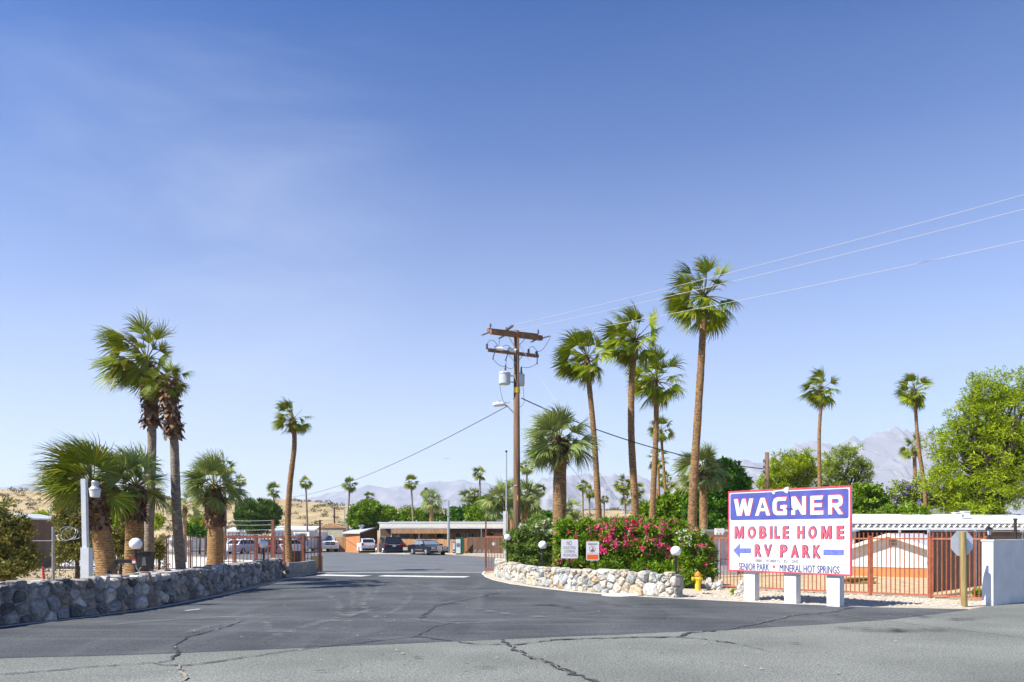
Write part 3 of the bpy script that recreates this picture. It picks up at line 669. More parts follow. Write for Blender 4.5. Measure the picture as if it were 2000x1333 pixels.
def stubs(c0, c1, r0, r1, n, ln, seed, out=.8):
    """overlapping dead frond bases between two axis points"""
    rr = random.Random(seed); mb = MB(); c0 = Vector(c0); c1 = Vector(c1)
    mb.tube([c0, c0.lerp(c1, .5), c1], [r0 * .72, (r0 + r1) * .39, r1 * .7], 10)
    for i in range(n):
        t = rr.random(); a = rr.uniform(0, 6.283); r = (r0 + (r1 - r0) * t) * .70
        o = Vector((math.cos(a), math.sin(a), 0)); s = Vector((-math.sin(a), math.cos(a), 0)); p = c0.lerp(c1, t) + o * r
        d = (o * out * rr.uniform(.5, 1.3) + Vector((0, 0, rr.choice((-1, -1, .8)) * rr.uniform(.4, 1))) + s * rr.uniform(-.4, .4)).normalized(); L_ = ln * rr.uniform(.5, 1.2); w_ = L_ * rr.uniform(.16, .32)
        k = d.cross(s).normalized() * w_ * .25
        mb.add([p - s * w_ * .6, p + s * w_ * .6, p + d * L_ * .55 + s * w_ + k, p + d * L_ * .55 - s * w_ + k, p + d * L_ + s * w_ * .4 - k, p + d * L_ - s * w_ * .4 - k], [(0, 1, 2, 3), (3, 2, 4, 5)])
    return mb
def palm(label, pts, d, w, crown, Rpx, seed, n=46, leafn=26, wind=-.35, lo=-50, droop=1.0, tm='trunk', lm='palm', skirt=None, group='fan palms', blade=.52, name='fan_palm', boots=True, azbias=None, hi=86, thin=1.0):
    s = d / 1500.0
    base = GX(pts[0][0], d); T = thing(name, label, 'palm tree', base, 0, group)
    ax = [Vector((0, 0, -.05))] + [P(a, b, d) - base for a, b in pts]
    ax = [ax[0]] + [a for a in ax[1:] if a.z > .35]
    # smooth axis
    dn = []
    for i in range(len(ax) - 1):
        p0 = ax[max(i - 1, 0)]; p1 = ax[i]; p2 = ax[i + 1]; p3 = ax[min(i + 2, len(ax) - 1)]; K = max(3, int((p2 - p1).length / .22))
        for k in range(K):
            t = k / K; dn.append(.5 * ((2 * p1) + (p2 - p0) * t + (2 * p0 - 5 * p1 + 4 * p2 - p3) * t * t + (3 * p1 - p0 - 3 * p2 + p3) * t ** 3))
    dn.append(ax[-1]); rr = random.Random(seed); H = dn[-1].z
    rad = []
    for p in dn:
        t = max(p.z / H, 0); rad.append((w[0] + (w[1] - w[0]) * t ** .6) * s / 2 * (1 + .25 * math.exp(-p.z / .35) * (H > 5)) * rr.uniform(.955, 1.045))
    mb = MB(); mb.tube(dn, rad, 14 if d < 60 else 8); mb.build('trunk', M[tm], T, True)
    c = P(crown[0], crown[1], d) - base; Rm = Rpx * s * 1.07
    V, F, pet = fan_crown(c, Rm, n, leafn, wind, seed, lo=lo, droop=droop, blade=blade, azbias=azbias, hi=hi, thin=thin)
    np_mesh('crown', V, F, M[lm], T)
    pet.build('petioles', M['petiole'], T)
    if boots:
        top = dn[-1]; r1 = w[1] * s * .62
        stubs(top + Vector((0, 0, -Rm * .16)), c + Vector((0, 0, Rm * .03)), r1, r1 * .9, 60 if d < 60 else 14, min(r1 * 2.0, .26), seed + 5, .6).build('frond_stubs', M['boots'], T)
    if skirt:
        y0, y1, w0, w1 = skirt
        def axat(py):
            z = P(0, py, d).z
            for a, b in zip(dn[:-1], dn[1:]):
                if a.z <= z <= b.z: return a.lerp(b, (z - a.z) / (b.z - a.z + 1e-9))
            return Vector((dn[-1].x, dn[-1].y, z))
        stubs(axat(y1), axat(y0), w1 * s / 2, w0 * s / 2, 330, .27 if w0 < 36 else .24, seed + 9, .75).build('dead_fronds', M['bootsd' if w0 > 36 else 'boots'], T)
    return T
LG = 'fan palms behind the grey boulder wall'; RG = 'tall fan palms behind the flowering hedge'; FG = 'distant palms in front of the hills'
palm('tallest fan palm on the left, shaggy brown collar below its wide crown', [(289, 1125), (292, 1000), (297, 850), (293, 760), (291, 712)], 28.4, (22, 15), (285, 704), 94, 11, 60, 28, -.62, -48, 1.2, 'trunkg', 'palm', (718, 832, 30, 36), LG, azbias=.35)
palm('second tall fan palm, its small crown tucked behind the tallest left palm', [(353, 1112), (345, 1000), (340, 860), (334, 790), (328, 748)], 26.6, (22, 15), (326, 744), 56, 12, 34, 24, -.25, -40, 1.2, 'trunkg', 'palm', (758, 852, 28, 36), LG)
palm('leftmost squat fan palm, thick leaning trunk and fronds blown far left', [(209, 1128), (201, 1060), (191, 1000), (180, 962)], 23.5, (42, 34), (178, 950), 106, 13, 62, 36, -.75, -14, 1.0, 'trunkf', 'palm', (962, 1032, 34, 50), LG, .6, azbias=.6)
palm('squat fan palm behind the globe lamp, dark pineapple collar under its crown', [(262, 1125), (263, 1040), (265, 966)], 25.5, (38, 32), (266, 952), 92, 14, 62, 36, -.42, -22, 1.0, 'trunkf', 'palmb', (958, 1014, 36, 50), LG, .58, azbias=.2)
palm('squat fan palm standing before the red-brown gate, thick tan trunk', [(420, 1112), (421, 1040), (418, 965)], 32, (36, 26), (418, 952), 68, 15, 60, 32, -.30, -32, 1.1, 'trunkf', 'palmb', (960, 1030, 36, 48), LG, .58)
palm('slim distant palm peeking out behind the squat palm at the gate', [(438, 1070), (439, 1000), (437, 930)], 60, (9, 7), (437, 912), 34, 16, 36, 16, -.3, -40, 1.0, 'trunkg', 'palm', None, LG)
palm('lone slender curved palm rising from the grey block planter', [(567, 1108), (562, 1030), (566, 950), (575, 870), (573, 832)], 40, (16, 9), (571, 820), 42, 17, 46, 20, -.7, -50, 1.0, 'trunk', 'palmw', None, LG, azbias=.3)
palm('small palm with a dark crown between the two tall left palms', [(361, 1060), (361, 1030), (361, 1000)], 55, (8, 7), (361, 992), 34, 18, 30, 16, -.2, -45, 1.2, 'trunkf', 'palmb', None, LG)
palm('tall windswept palm, leftmost of the tall row right of the utility pole', [(1173, 1090), (1168, 980), (1160, 850), (1150, 745), (1147, 715)], 36, (15, 10), (1145, 700), 66, 21, 64, 24, -.75, -58, 1.1, 'trunk', 'palmw', None, RG, azbias=.2)
palm('tall windswept palm, second in the row, ringed trunk top', [(1243, 1085), (1240, 980), (1233, 850), (1234, 740), (1240, 680)], 38, (17, 12), (1240, 664), 74, 22, 66, 24, -.62, -55, 1.1, 'trunk', 'palmw', None, RG, azbias=.15)
palm('lower palm of the tall row, crown just below and right of its neighbour', [(1270, 1080), (1275, 980), (1281, 850), (1282, 765)], 44, (14, 10), (1281, 745), 66, 23, 62, 24, -.62, -60, 1.1, 'trunk', 'palmw', None, RG, azbias=.1)
palm('tallest palm in the picture, crossed by the power lines', [(1351, 1095), (1353, 980), (1362, 830), (1370, 700), (1374, 620), (1375, 592)], 35, (21, 13), (1374, 580), 84, 24, 76, 24, -.55, -62, 1.1, 'trunk', 'palmw', None, RG, .46, azbias=.1)
palm('thick-trunked lower fan palm right beside the utility pole', [(1094, 1095), (1093, 980), (1094, 885)], 33, (31, 25), (1093, 866), 80, 25, 66, 32, -.28, -50, 1.2, 'trunk', 'palmb', (860, 888, 44, 40), RG, .56)
palm('thin leaning palm with a small double-tiered crown behind the tall row', [(1309, 1068), (1300, 960), (1292, 860)], 60, (7, 5), (1291, 842), 31, 26, 40, 14, -.2, -60, 1.1, 'trunk', 'palm', None, RG)
palm('thinnest palm behind the tall row, crown half hidden by a trunk', [(1290, 1068), (1287, 960), (1286, 912)], 62, (6, 5), (1286, 898), 26, 27, 34, 14, -.2, -60, 1.1, 'trunk', 'palm', None, RG)
palm('faint slim palm standing low between the tall trunks', [(1282, 1066), (1281, 1000), (1284, 955)], 70, (5, 4), (1304, 940), 24, 28, 30, 14, -.2, -60, 1.1, 'trunk', 'palm', None, RG, boots=False)
palm('medium palm against the dark round-leaved tree left of the big sign', [(1374, 1085), (1374, 1000), (1372, 938)], 42, (19, 15), (1373, 922), 58, 29, 46, 28, -.28, -40, 1.1, 'trunk', 'palmb', (924, 950, 28, 24), RG, .56)
palm('slim tall palm standing behind the big sign', [(1601, 1078), (1601, 950), (1600, 850), (1605, 775)], 55, (10, 6), (1604, 760), 44, 30, 52, 18, -.5, -62, 1.1, 'trunk', 'palmw', None, RG)
palm('slim palm with a bent trunk in front of the huge feathery tree', [(1812, 1074), (1806, 960), (1795, 880), (1790, 830), (1788, 778)], 52, (10, 6), (1787, 764), 42, 31, 48, 18, -.5, -62, 1.1, 'trunk', 'palmw', None, RG)
palm('low palm crown poking out beside the huge feathery tree', [(1790, 1064), (1788, 960), (1786, 890)], 72, (8, 7), (1785, 876), 30, 32, 36, 16, -.3, -50, 1.1, 'trunk', 'palm', None, FG)
for (lab, cx, cy, Rp, bx, d, lm, big) in (
    ('small far palm above the conifer, left of the lone slender palm', 535, 960, 19, 534, 96, 'palm', 0),
    ('far palm peeking above the hill beside the squat gate palm', 469, 940, 15, 466, 92, 'palm', 0),
    ('thin far palm just right of the lone slender palm', 597, 944, 15, 601, 92, 'palm', 0),
    ('far palm with a long leaning trunk left of the bright green tree', 683, 947, 18, 678, 88, 'palm', 0),
    ('tiny far palm top rising over the bright green tree', 721, 972, 13, 722, 97, 'palm', 0),
    ('far palm standing straight behind the carport roof, left of centre', 803, 944, 18, 808, 90, 'palm', 0),
    ('small far palm just behind the bushy pale palm', 831, 964, 13, 832, 97, 'palm', 0),
    ('bushy pale palm with a dark trunk behind the carport', 843, 980, 29, 843, 86, 'palmb', 1),
    ('far palm, tallest one behind the right end of the carport', 937, 926, 18, 938, 88, 'palm', 0),
    ('pale-trunked far palm left of the tallest carport palm', 916, 969, 21, 918, 88, 'palm', 0),
    ('far palm squeezed between two others behind the carport', 929, 967, 16, 931, 94, 'palm', 0),
    ('far palm just right of the utility pole, above the others', 1029, 914, 19, 1029, 86, 'palm', 0),
    ('far palm low right of the utility pole', 1053, 958, 17, 1051, 88, 'palm', 0),
    ('far green palm leaning in between poles low right of the utility pole', 1040, 965, 18, 1037, 90, 'palmb', 0),
    ('small far palm left of a thinner twin, before the mountains', 1138, 949, 15, 1139, 92, 'palm', 0),
    ('shorter twin of the two small palms before the mountains', 1151, 962, 18, 1152, 90, 'palm', 0),
    ('tiny far palm right of the leftmost tall palm trunk', 1180, 976, 11, 1180, 97, 'palm', 0),
    ('far palm with a full crown left of the second tall trunk', 1217, 948, 23, 1224, 88, 'palm', 0),
    ('small far palm half hidden under the fuller far palm', 1222, 975, 17, 1221, 95, 'palm', 0),
    ('far palm showing right behind the second tall trunk', 1246, 958, 18, 1245, 93, 'palm', 0),
    ('lowest far palm peeking out right of the second tall trunk', 1250, 978, 13, 1250, 98, 'palm', 0)):
    palm(lab, [(bx, 1062), ((bx + cx) / 2, (1040 + cy) / 2), (cx, cy + Rp * .35)], d, (4.5 if not big else 11, 3.4 if not big else 8), (cx, cy), Rp, int(cx + cy), 34 if not big else 44, 11 if not big else 18, -.22, -62, 1.2, 'trunkg' if not big else 'trunkf', lm, None, FG, .6, boots=bool(big))
for (lab, cx, cy, Rp, bx, d, tw) in (
    ('big pale fan palm bunched left of the utility pole', 978, 972, 48, 990, 62, 12),
    ('second pale fan palm crowded against the left side of the utility pole', 1000, 962, 40, 1001, 66, 10),
    ('pale fan palm crowded against the right side of the utility pole', 1027, 968, 40, 1024, 64, 12)):
    palm(lab, [(bx, 1062), (bx, 1020), ((bx + cx) / 2, 990)], d, (tw, tw), (cx, cy + 6), Rp, int(cx), 54, 22, -.2, -65, 1.3, 'trunkf', 'palmb', None, FG, .6, boots=True)
palm('low shaggy palm behind the hedge beside the thick-trunked palm', [(1112, 1056), (1112, 1030), (1112, 1006)], 70, (7, 7), (1112, 996), 34, 77, 40, 16, -.2, -55, 1.4, 'trunkf', 'palmb', None, FG, .6, boots=False)

# ---------------------------------------------------------------- leafy plants
def leaves(centers, rads, n, ln, wd, rs, bias=(0, 0, 0), jit=1.0, vert=0):
    """n rhombic leaves spread normally through blobs"""
    centers = np.asarray(centers); rads = np.asarray(rads); vol = rads[:, 0] * rads[:, 1] * rads[:, 2]; pr = vol ** .67; pr /= pr.sum()
    k = rs.choice(len(centers), n, p=pr); q = rs.normal(size=(n, 3)); q /= np.linalg.norm(q, axis=1)[:, None]
    q *= (rs.random(n) ** .45)[:, None]
    Pp = centers[k] + q * rads[k]
    D = rs.normal(size=(n, 3)) * jit + q * .6 + np.array(bias); D /= np.linalg.norm(D, axis=1)[:, None]
    S = np.cross(D, rs.normal(size=(n, 3))); S /= np.linalg.norm(S, axis=1)[:, None] + 1e-9
    l = ln * rs.uniform(.6, 1.25, n)[:, None]; w_ = wd * rs.uniform(.7, 1.2, n)[:, None] / 2
    V = np.stack([Pp, Pp + D * l * .45 + S * w_, Pp + D * l, Pp + D * l * .45 - S * w_], 1).reshape(-1, 3)
    F = np.arange(n * 4).reshape(-1, 4); return V, F
def subclumps(blobs, rs, per, fr, shell=.55, zmin=None):
    C = []; Rr = []
    for (c, r) in blobs:
        c = np.array(c); r = np.array(r)
        q = rs.normal(size=(per, 3)); q /= np.linalg.norm(q, axis=1)[:, None]; q *= (shell + (1 - shell) * rs.random(per))[:, None] * rs.uniform(.82, 1.08, per)[:, None]
        C.append(c + q * r); m_ = (r.prod() ** (1 / 3)); Rr.append(np.outer(rs.uniform(.55, 1.25, per), [fr * m_] * 3) * np.array([1.25, 1.25, .75]))
    C = np.concatenate(C); Rr = np.concatenate(Rr)
    if zmin is not None: k = C[:, 2] > zmin; C = C[k]; Rr = Rr[k]
    return C, Rr
def tree(name, label, cat, bpx, d, blobs, seed, lm, n, ln, wd, per=60, fr=.22, trunk=None, bias=(0, 0, 0), limbs=14, group=None, tm='bark', jit=1.0, flowers=None, zmin=.1, dy=0.8, trunk_top=None, shell=.55):
    """blobs in picture units (px,py,rx,ry) at distance d"""
    s = d / 1500; base = GX(bpx, d); rs = np.random.default_rng(seed); T = thing(name, label, cat, base, 0, group)
    B = [(tuple(P(a, b, d + (0 if len(r_) < 3 else r_[2])) - base), (r_[0] * s, r_[0] * s * dy, r_[1] * s)) for a, b, r_ in [(q[0], q[1], q[2:]) for q in blobs]]
    C, Rr = subclumps(B, rs, per, fr, shell, zmin)
    V, F = leaves(C, Rr, n, ln, wd, rs, bias, jit); np_mesh('crown', V, F, M[lm], T)
    if trunk:
        mb = MB(); tr = trunk * s / 2; tp = Vector(trunk_top) if trunk_top else Vector((0, 0, max(.5, min(b[0][2] - b[1][2] * .5 for b in B))))
        mb.tube([(0, 0, -.1), tp * .5 + Vector((tr * .3, 0, 0)), tp], [tr * 1.25, tr, tr * .8], 9)
        for i in range(limbs):
            c = Vector(C[rs.integers(len(C))]); a = tp.lerp(Vector((0, 0, tp.z)), .1); mid = a.lerp(c, .5) + Vector((rs.normal(), rs.normal(), abs(rs.normal()))) * (c - a).length * .07
            r0 = tr * rs.uniform(.3, .6); mb.tube([a, a.lerp(mid, .6) + Vector((0, 0, r0)), mid, c], [r0, r0 * .8, r0 * .55, r0 * .12], 5, False)
        mb.build('trunk', M[tm], T, True)
    if flowers:
        for (nm, fm, nf, pick, size) in flowers:
            k = [i for i in range(len(C)) if pick(C[i] + np.array(base))]
            if not k: continue
            kk = rs.choice(k, min(nf, len(k) * 3)); cc = []; 
            for i in kk:
                q = rs.normal(size=3); q[1] = -abs(q[1]) * 1.1; q[2] = abs(q[2]) * .8; q /= np.linalg.norm(q); cc.append(C[i] + q * Rr[i] * 1.08)
            cc = np.array(cc); V, F = leaves(cc, np.full((len(cc), 3), size), len(cc) * 16, size * 1.0, size * .9, rs, (0, -.3, .2)); np_mesh(nm, V, F, M[fm], T)
    return T
# oleander hedge: five separate bushes
HG = 'oleander bushes behind the pale stone wall'
def fl(px0, px1, py0, py1, pr):
    rs = random.Random(int(px0 + py0))
    def f(q):
        px = 1000 + 1500 * q[0] / q[1]; py = 1044 - (q[2] - 2) / q[1] * 1500
        return px0 < px < px1 and py0 < py < py1 and rs.random() < pr
    return f
tree('oleander_bush', 'white flowered oleander bush at the left end of the pale stone wall', 'bush', 1040, 36, [(1016, 1066, 32, 40), (1050, 1050, 46, 42), (1050, 1095, 48, 30), (1012, 1098, 20, 18), (1086, 1070, 26, 50)], 41, 'oleaw', 30000, .20, .05, 110, .20, 8, group=HG, limbs=20, flowers=[('blossoms', 'flw', 110, fl(1000, 1110, 1000, 1045, .9), .08), ('red_blossoms', 'fred', 16, fl(970, 1100, 1010, 1130, .2), .07)], jit=.9, bias=(0, 0, .5))
tree('oleander_bush', 'green oleander bush with few red flowers behind the no soliciting sign', 'bush', 1128, 31, [(1118, 1062, 40, 48), (1148, 1058, 36, 46), (1130, 1105, 50, 34)], 42, 'olea', 26000, .20, .05, 120, .2, 8, group=HG, limbs=20, flowers=[('blossoms', 'pink', 40, fl(1080, 1180, 1050, 1110, .45), .085), ('red_blossoms', 'fred', 26, fl(1080, 1180, 1010, 1060, .5), .07)], jit=.9, bias=(0, 0, .5))
tree('oleander_bush', 'oleander bush full of pink flowers right of the warning sign', 'bush', 1212, 30, [(1195, 1064, 44, 50), (1230, 1052, 40, 45), (1210, 1108, 60, 30)], 43, 'olea', 30000, .20, .05, 130, .2, 8, group=HG, limbs=20, flowers=[('blossoms', 'pink', 330, fl(1150, 1262, 1000, 1078, .8), .088), ('lower_blossoms', 'pink', 26, fl(1150, 1250, 1070, 1120, .25), .09)], jit=.9, bias=(0, 0, .5))
tree('oleander_bush', 'tallest pink flowered oleander bush behind the rightmost globe lamp', 'bush', 1290, 29.5, [(1280, 1056, 40, 50), (1310, 1062, 38, 46), (1290, 1112, 52, 32)], 44, 'olea', 30000, .20, .05, 130, .2, 8, group=HG, limbs=20, flowers=[('blossoms', 'pink', 270, fl(1250, 1345, 1000, 1085, .75), .088), ('lower_blossoms', 'pink', 40, fl(1240, 1345, 1080, 1130, .35), .09)], jit=.9, bias=(0, 0, .5))
tree('oleander_bush', 'dark open oleander bush with white and pink flowers behind the hydrant', 'bush', 1366, 28.5, [(1350, 1080, 34, 44), (1378, 1100, 26, 42), (1345, 1125, 34, 24), (1366, 1062, 26, 26)], 45, 'olea', 15000, .18, .045, 90, .2, 6, group=HG, limbs=30, flowers=[('blossoms', 'pink', 60, fl(1325, 1392, 1020, 1120, .6), .07), ('white_blossoms', 'flw', 26, fl(1330, 1370, 1030, 1080, .6), .08)], jit=.9, bias=(0, 0, .6))
# big trees
tree('mesquite_tree', 'huge bright green feathery tree at the right edge, dark forked trunk', 'tree', 1945, 50, [(1912, 825, 62, 62), (1985, 795, 85, 78), (1965, 880, 105, 70), (1853, 870, 45, 52), (1845, 935, 50, 42), (1930, 770, 50, 50), (1930, 955, 95, 45), (2030, 900, 90, 100), (2060, 800, 60, 60), (1905, 990, 80, 24)], 51, 'mesq', 66000, .30, .055, 230, .135, 30, bias=(-.9, 0, .1), limbs=70, shell=.4, trunk_top=(0, 0, 4.5), group='feathery green trees')
tree('mesquite_tree', 'left half of the pair of airy green trees behind the sign', 'tree', 1545, 58, [(1545, 915, 52, 42), (1510, 945, 36, 28), (1575, 925, 36, 40), (1545, 970, 62, 30), (1500, 985, 40, 20)], 52, 'mesq', 19000, .32, .06, 120, .15, 10, bias=(-.5, 0, .6), limbs=40, group='feathery green trees', shell=.4)
tree('mesquite_tree', 'grey-green airy tree right of the slim palm behind the sign', 'tree', 1655, 60, [(1650, 905, 46, 42), (1625, 935, 34, 40), (1685, 925, 24, 32), (1640, 960, 46, 26)], 53, 'mesqd', 11000, .30, .055, 110, .14, 12, bias=(.3, 0, .8), limbs=60, group='feathery green trees', shell=.4)
tree('ficus_tree', 'dense dark green round-leaved tree left of the big sign', 'tree', 1410, 46, [(1410, 940, 48, 48), (1440, 965, 30, 38), (1380, 990, 50, 44), (1415, 1010, 55, 34)], 54, 'ficus', 34000, .26, .17, 130, .16, 12, limbs=16)
tree('ficus_tree', 'lower dense bright green tree between the tall palm trunks', 'tree', 1300, 50, [(1305, 995, 34, 32), (1340, 985, 34, 34), (1270, 1005, 26, 24), (1250, 1015, 18, 16), (1330, 1020, 60, 20)], 55, 'lime', 26000, .26, .16, 110, .18, 12, limbs=16)
tree('citrus_tree', 'lime green leafy tree peeking over the right corner of the sign', 'tree', 1695, 52, [(1690, 975, 34, 34), (1668, 990, 26, 30), (1712, 985, 22, 24), (1690, 1005, 44, 18)], 56, 'lime', 20000, .24, .15, 110, .18, 10, limbs=14)
tree('jacaranda_tree', 'open tree with purple blossoms left of the huge feathery tree', 'tree', 1775, 54, [(1760, 965, 32, 26), (1800, 965, 40, 30), (1770, 990, 50, 20), (1850, 975, 40, 26)], 57, 'mesqd', 9000, .24, .08, 70, .2, 8, limbs=60, flowers=[('blossoms', 'purple', 60, lambda q: True, .14)])
tree('citrus_tree', 'bright green shrub in front of the purple blossoming tree', 'tree', 1770, 50, [(1765, 1003, 44, 14), (1735, 1000, 20, 12)], 58, 'lime', 7000, .22, .13, 60, .25, 5, limbs=8)
tree('mesquite_tree', 'bright green spreading tree with forked trunks left of the carport', 'tree', 722, 88, [(722, 1004, 36, 26), (700, 1012, 22, 22), (752, 1008, 22, 20), (765, 1014, 18, 14)], 59, 'lime', 16000, .42, .17, 90, .2, 6, limbs=18, trunk_top=(0, 0, 1.8))
tree('mesquite_tree', 'rounded bright green tree behind the middle of the carport roof', 'tree', 815, 92, [(805, 1012, 30, 18), (830, 1010, 28, 18), (858, 1016, 20, 12)], 60, 'lime', 11000, .42, .17, 80, .2, 6, limbs=10)
tree('ficus_tree', 'dark green low tree behind the carport roof', 'tree', 895, 92, [(892, 1008, 22, 18), (912, 1006, 18, 20), (872, 1016, 14, 10)], 61, 'ficus', 8000, .42, .2, 70, .2, 6, limbs=8)
tree('mesquite_tree', 'broad bright green tree behind the right end of the carport', 'tree', 955, 86, [(955, 998, 32, 30), (932, 1006, 24, 22), (975, 1005, 24, 22)], 62, 'lime', 15000, .40, .17, 90, .2, 6, limbs=14)
tree('ficus_tree', 'low green tree right behind the utility pole', 'tree', 1050, 80, [(1050, 1010, 26, 12), (1072, 1012, 16, 10), (1035, 1014, 16, 12)], 63, 'ficus', 6000, .38, .2, 50, .2, 6, limbs=8)
tree('conifer_tree', 'round dark green conifer beyond the red-brown gate', 'tree', 500, 82, [(500, 1005, 42, 28), (480, 1012, 26, 24), (525, 1008, 28, 26), (500, 1028, 38, 18)], 64, 'pine', 26000, .46, .10, 120, .15, 6, bias=(0, 0, 1.4), limbs=14, jit=.55)
tree('palo_verde_tree', 'yellow green shrub tree left of the lamp post', 'tree', 84, 62, [(84, 1022, 24, 22), (100, 1032, 20, 16), (66, 1034, 10, 14)], 65, 'yelg', 8000, .34, .12, 60, .22, 4, limbs=12)
tree('palo_verde_tree', 'yellow green shrub tree beyond the squat palm at the gate', 'tree', 390, 76, [(386, 1018, 14, 14), (398, 1028, 14, 14)], 66, 'yelg', 4000, .40, .16, 40, .25, 4, limbs=8)
tree('palo_verde_tree', 'yellow green shrub tree between the squat palms', 'tree', 235, 66, [(234, 1012, 16, 18), (240, 1030, 16, 16), (306, 1020, 12, 16)], 67, 'yelg', 5000, .36, .13, 40, .25, 4, limbs=8)
tree('round_shrub', 'dark green low shrub beyond the gate at the foot of the hill', 'bush', 378, 72, [(372, 1036, 18, 10), (388, 1040, 14, 8)], 68, 'ficus', 4000, .36, .2, 40, .25, None)
tree('greasewood_bush', 'large tangled grey-green desert bush at the left edge', 'bush', 5, 24, [(-10, 1030, 46, 60), (25, 1060, 40, 50), (0, 1100, 56, 40), (44, 1030, 20, 26), (50, 1095, 30, 36), (-60, 1060, 50, 70)], 69, 'scrubl', 17000, .15, .055, 110, .18, 8, limbs=90, bias=(.1, 0, .5), shell=.3, group='desert bushes behind the boulder wall')
tree('greasewood_bush', 'loose leafy desert bush right behind the grey lamp post', 'bush', 150, 33, [(140, 1030, 34, 44), (125, 1000, 26, 34), (160, 1070, 34, 40), (125, 1075, 22, 34), (150, 980, 20, 24)], 70, 'scrubl', 11000, .19, .06, 80, .18, 8, limbs=80, bias=(.1, 0, .6), shell=.3, group='desert bushes behind the boulder wall')
tree('greasewood_bush', 'leafy desert bush showing between the two squat palms', 'bush', 235, 36, [(232, 1060, 20, 44), (246, 1040, 14, 40)], 71, 'scrubl', 5000, .19, .06, 50, .2, 6, limbs=30, bias=(.1, 0, .6), shell=.3, group='desert bushes behind the boulder wall')
tree('greasewood_bush', 'small wispy desert bush by the left end of the thin iron fence', 'bush', 310, 36, [(308, 1072, 14, 26)], 72, 'scrubl', 3000, .17, .05, 40, .25, 5, limbs=20, bias=(.1, 0, .6), shell=.3, group='desert bushes behind the boulder wall')
tree('weed_clump', 'small green weed clump at the foot of the white wall', 'weed', 1912, 24.6, [(1910, 1160, 10, 9)], 73, 'olea', 900, .13, .03, 20, .3, None)
tree('weed_clump', 'yellow green weed tuft left of the first sign post', 'weed', 1432, 25.2, [(1428, 1160, 14, 4)], 74, 'yelg', 500, .12, .02, 14, .3, None, bias=(0, 0, 1))
# hillside scrub (uncountable)
rs = np.random.default_rng(99); C = []; Rr = []
for i in range(4200):
    px = rs.uniform(-700, 2700); d = 102 + 120 * rs.random() ** 1.3
    if fbm(px / 60, d / 9, 3, 5) < rs.uniform(.26, .50): continue
    z = float(hill_z(np.array([px]), np.array([d]))[0]); r = rs.uniform(.25, .85) * (1 if rs.random() > .1 else 1.7)
    C.append(((px - 1000) / 1500 * d, d, z + r * .3)); Rr.append((r * 1.2, r, r * .55))
V, F = leaves(C, Rr, 95000, .40, .20, rs, (0, 0, .5)); tag(np_mesh('desert_scrub', V, F, M['scrub']), 'low grey-green scrub dotting the dry hillside', 'scrub', kind='stuff')
rs = np.random.default_rng(98); C = []; Rr = []
for i in range(500):
    px = rs.uniform(-300, 330); d = rs.uniform(26, 60); r = rs.uniform(.08, .3); C.append(((px - 1000) / 1500 * d, d, r * .3)); Rr.append((r, r, r * .6))
V, F = leaves(C, Rr, 9000, .16, .05, rs, (0, 0, .9)); tag(np_mesh('dry_grass', V, F, M['scrub']), 'dry weeds on the sand behind the left fence', 'grass', kind='stuff')
# ---------------------------------------------------------------- iron fences
def iron_panel(a, b, h, z0, bar, gap, rail, m, T, org, spike=.16, rails=(0.0, 1.0)):
    """one welded panel between two ground points"""
    mb = MB(); a = Vector(a) - org; b = Vector(b) - org; Lh = (b - a).length; n = max(2, int(Lh / gap)); up = Vector((0, 0, 1))
    for r_ in rails: mb.bar(a + up * (z0 + (h - z0) * r_), b + up * (z0 + (h - z0) * r_), rail)
    for i in range(n):
        p = a.lerp(b, (i + .5) / n); mb.bar(p + up * z0, p + up * (h + spike), bar)
        if spike > .05: mb.bar(p + up * (h + spike), p + up * (h + spike + .03), bar * 1.5)
    return mb.build('fence_panel', m, T)
def iron_fence(label, pts, h, z0, bar, gap, rail, post, m, name='iron_fence', spike=.16, group=None, rails=(0., 1.)):
    T = thing(name, label, 'fence', pts[0], 0, group); up = Vector((0, 0, 1))
    for a, b in zip(pts[:-1], pts[1:]): iron_panel(a, b, h, z0, bar, gap, rail, m, T, pts[0], spike, rails)
    for p in pts:
        mb = MB(); q = p - pts[0]; mb.bar(q, q + up * (h + .05), post); mb.box(q + up * (h + .07), (post * 1.15, post * 1.15, .04)); mb.build('post', m, T)
    return T
fr = [G(1391, 1149), G(1535, 1157), G(1700, 1164), G(1818, 1169), G(1927, 1176)]
iron_fence('long salmon painted iron bar fence behind the big sign', fr, 1.86, .10, .026, .13, .05, .09, M['salmon'])
dl = 42.0
iron_fence('thin dark rusty iron fence behind the squat left palms', [GX(108, dl), GX(170, dl), GX(230, dl), GX(325, dl), GX(372, dl), GX(412, dl)], 1.80, .12, .03, .21, .045, .08, M['rustD'], spike=.12)
iron_fence('red-brown iron fence with spiked bars left of the open gateway', [GX(412, dl + .3), GX(458, dl + .3), GX(500, dl + .3), GX(555, dl + .3)], 1.85, .12, .03, .19, .12, .1, M['rust'], spike=.22)
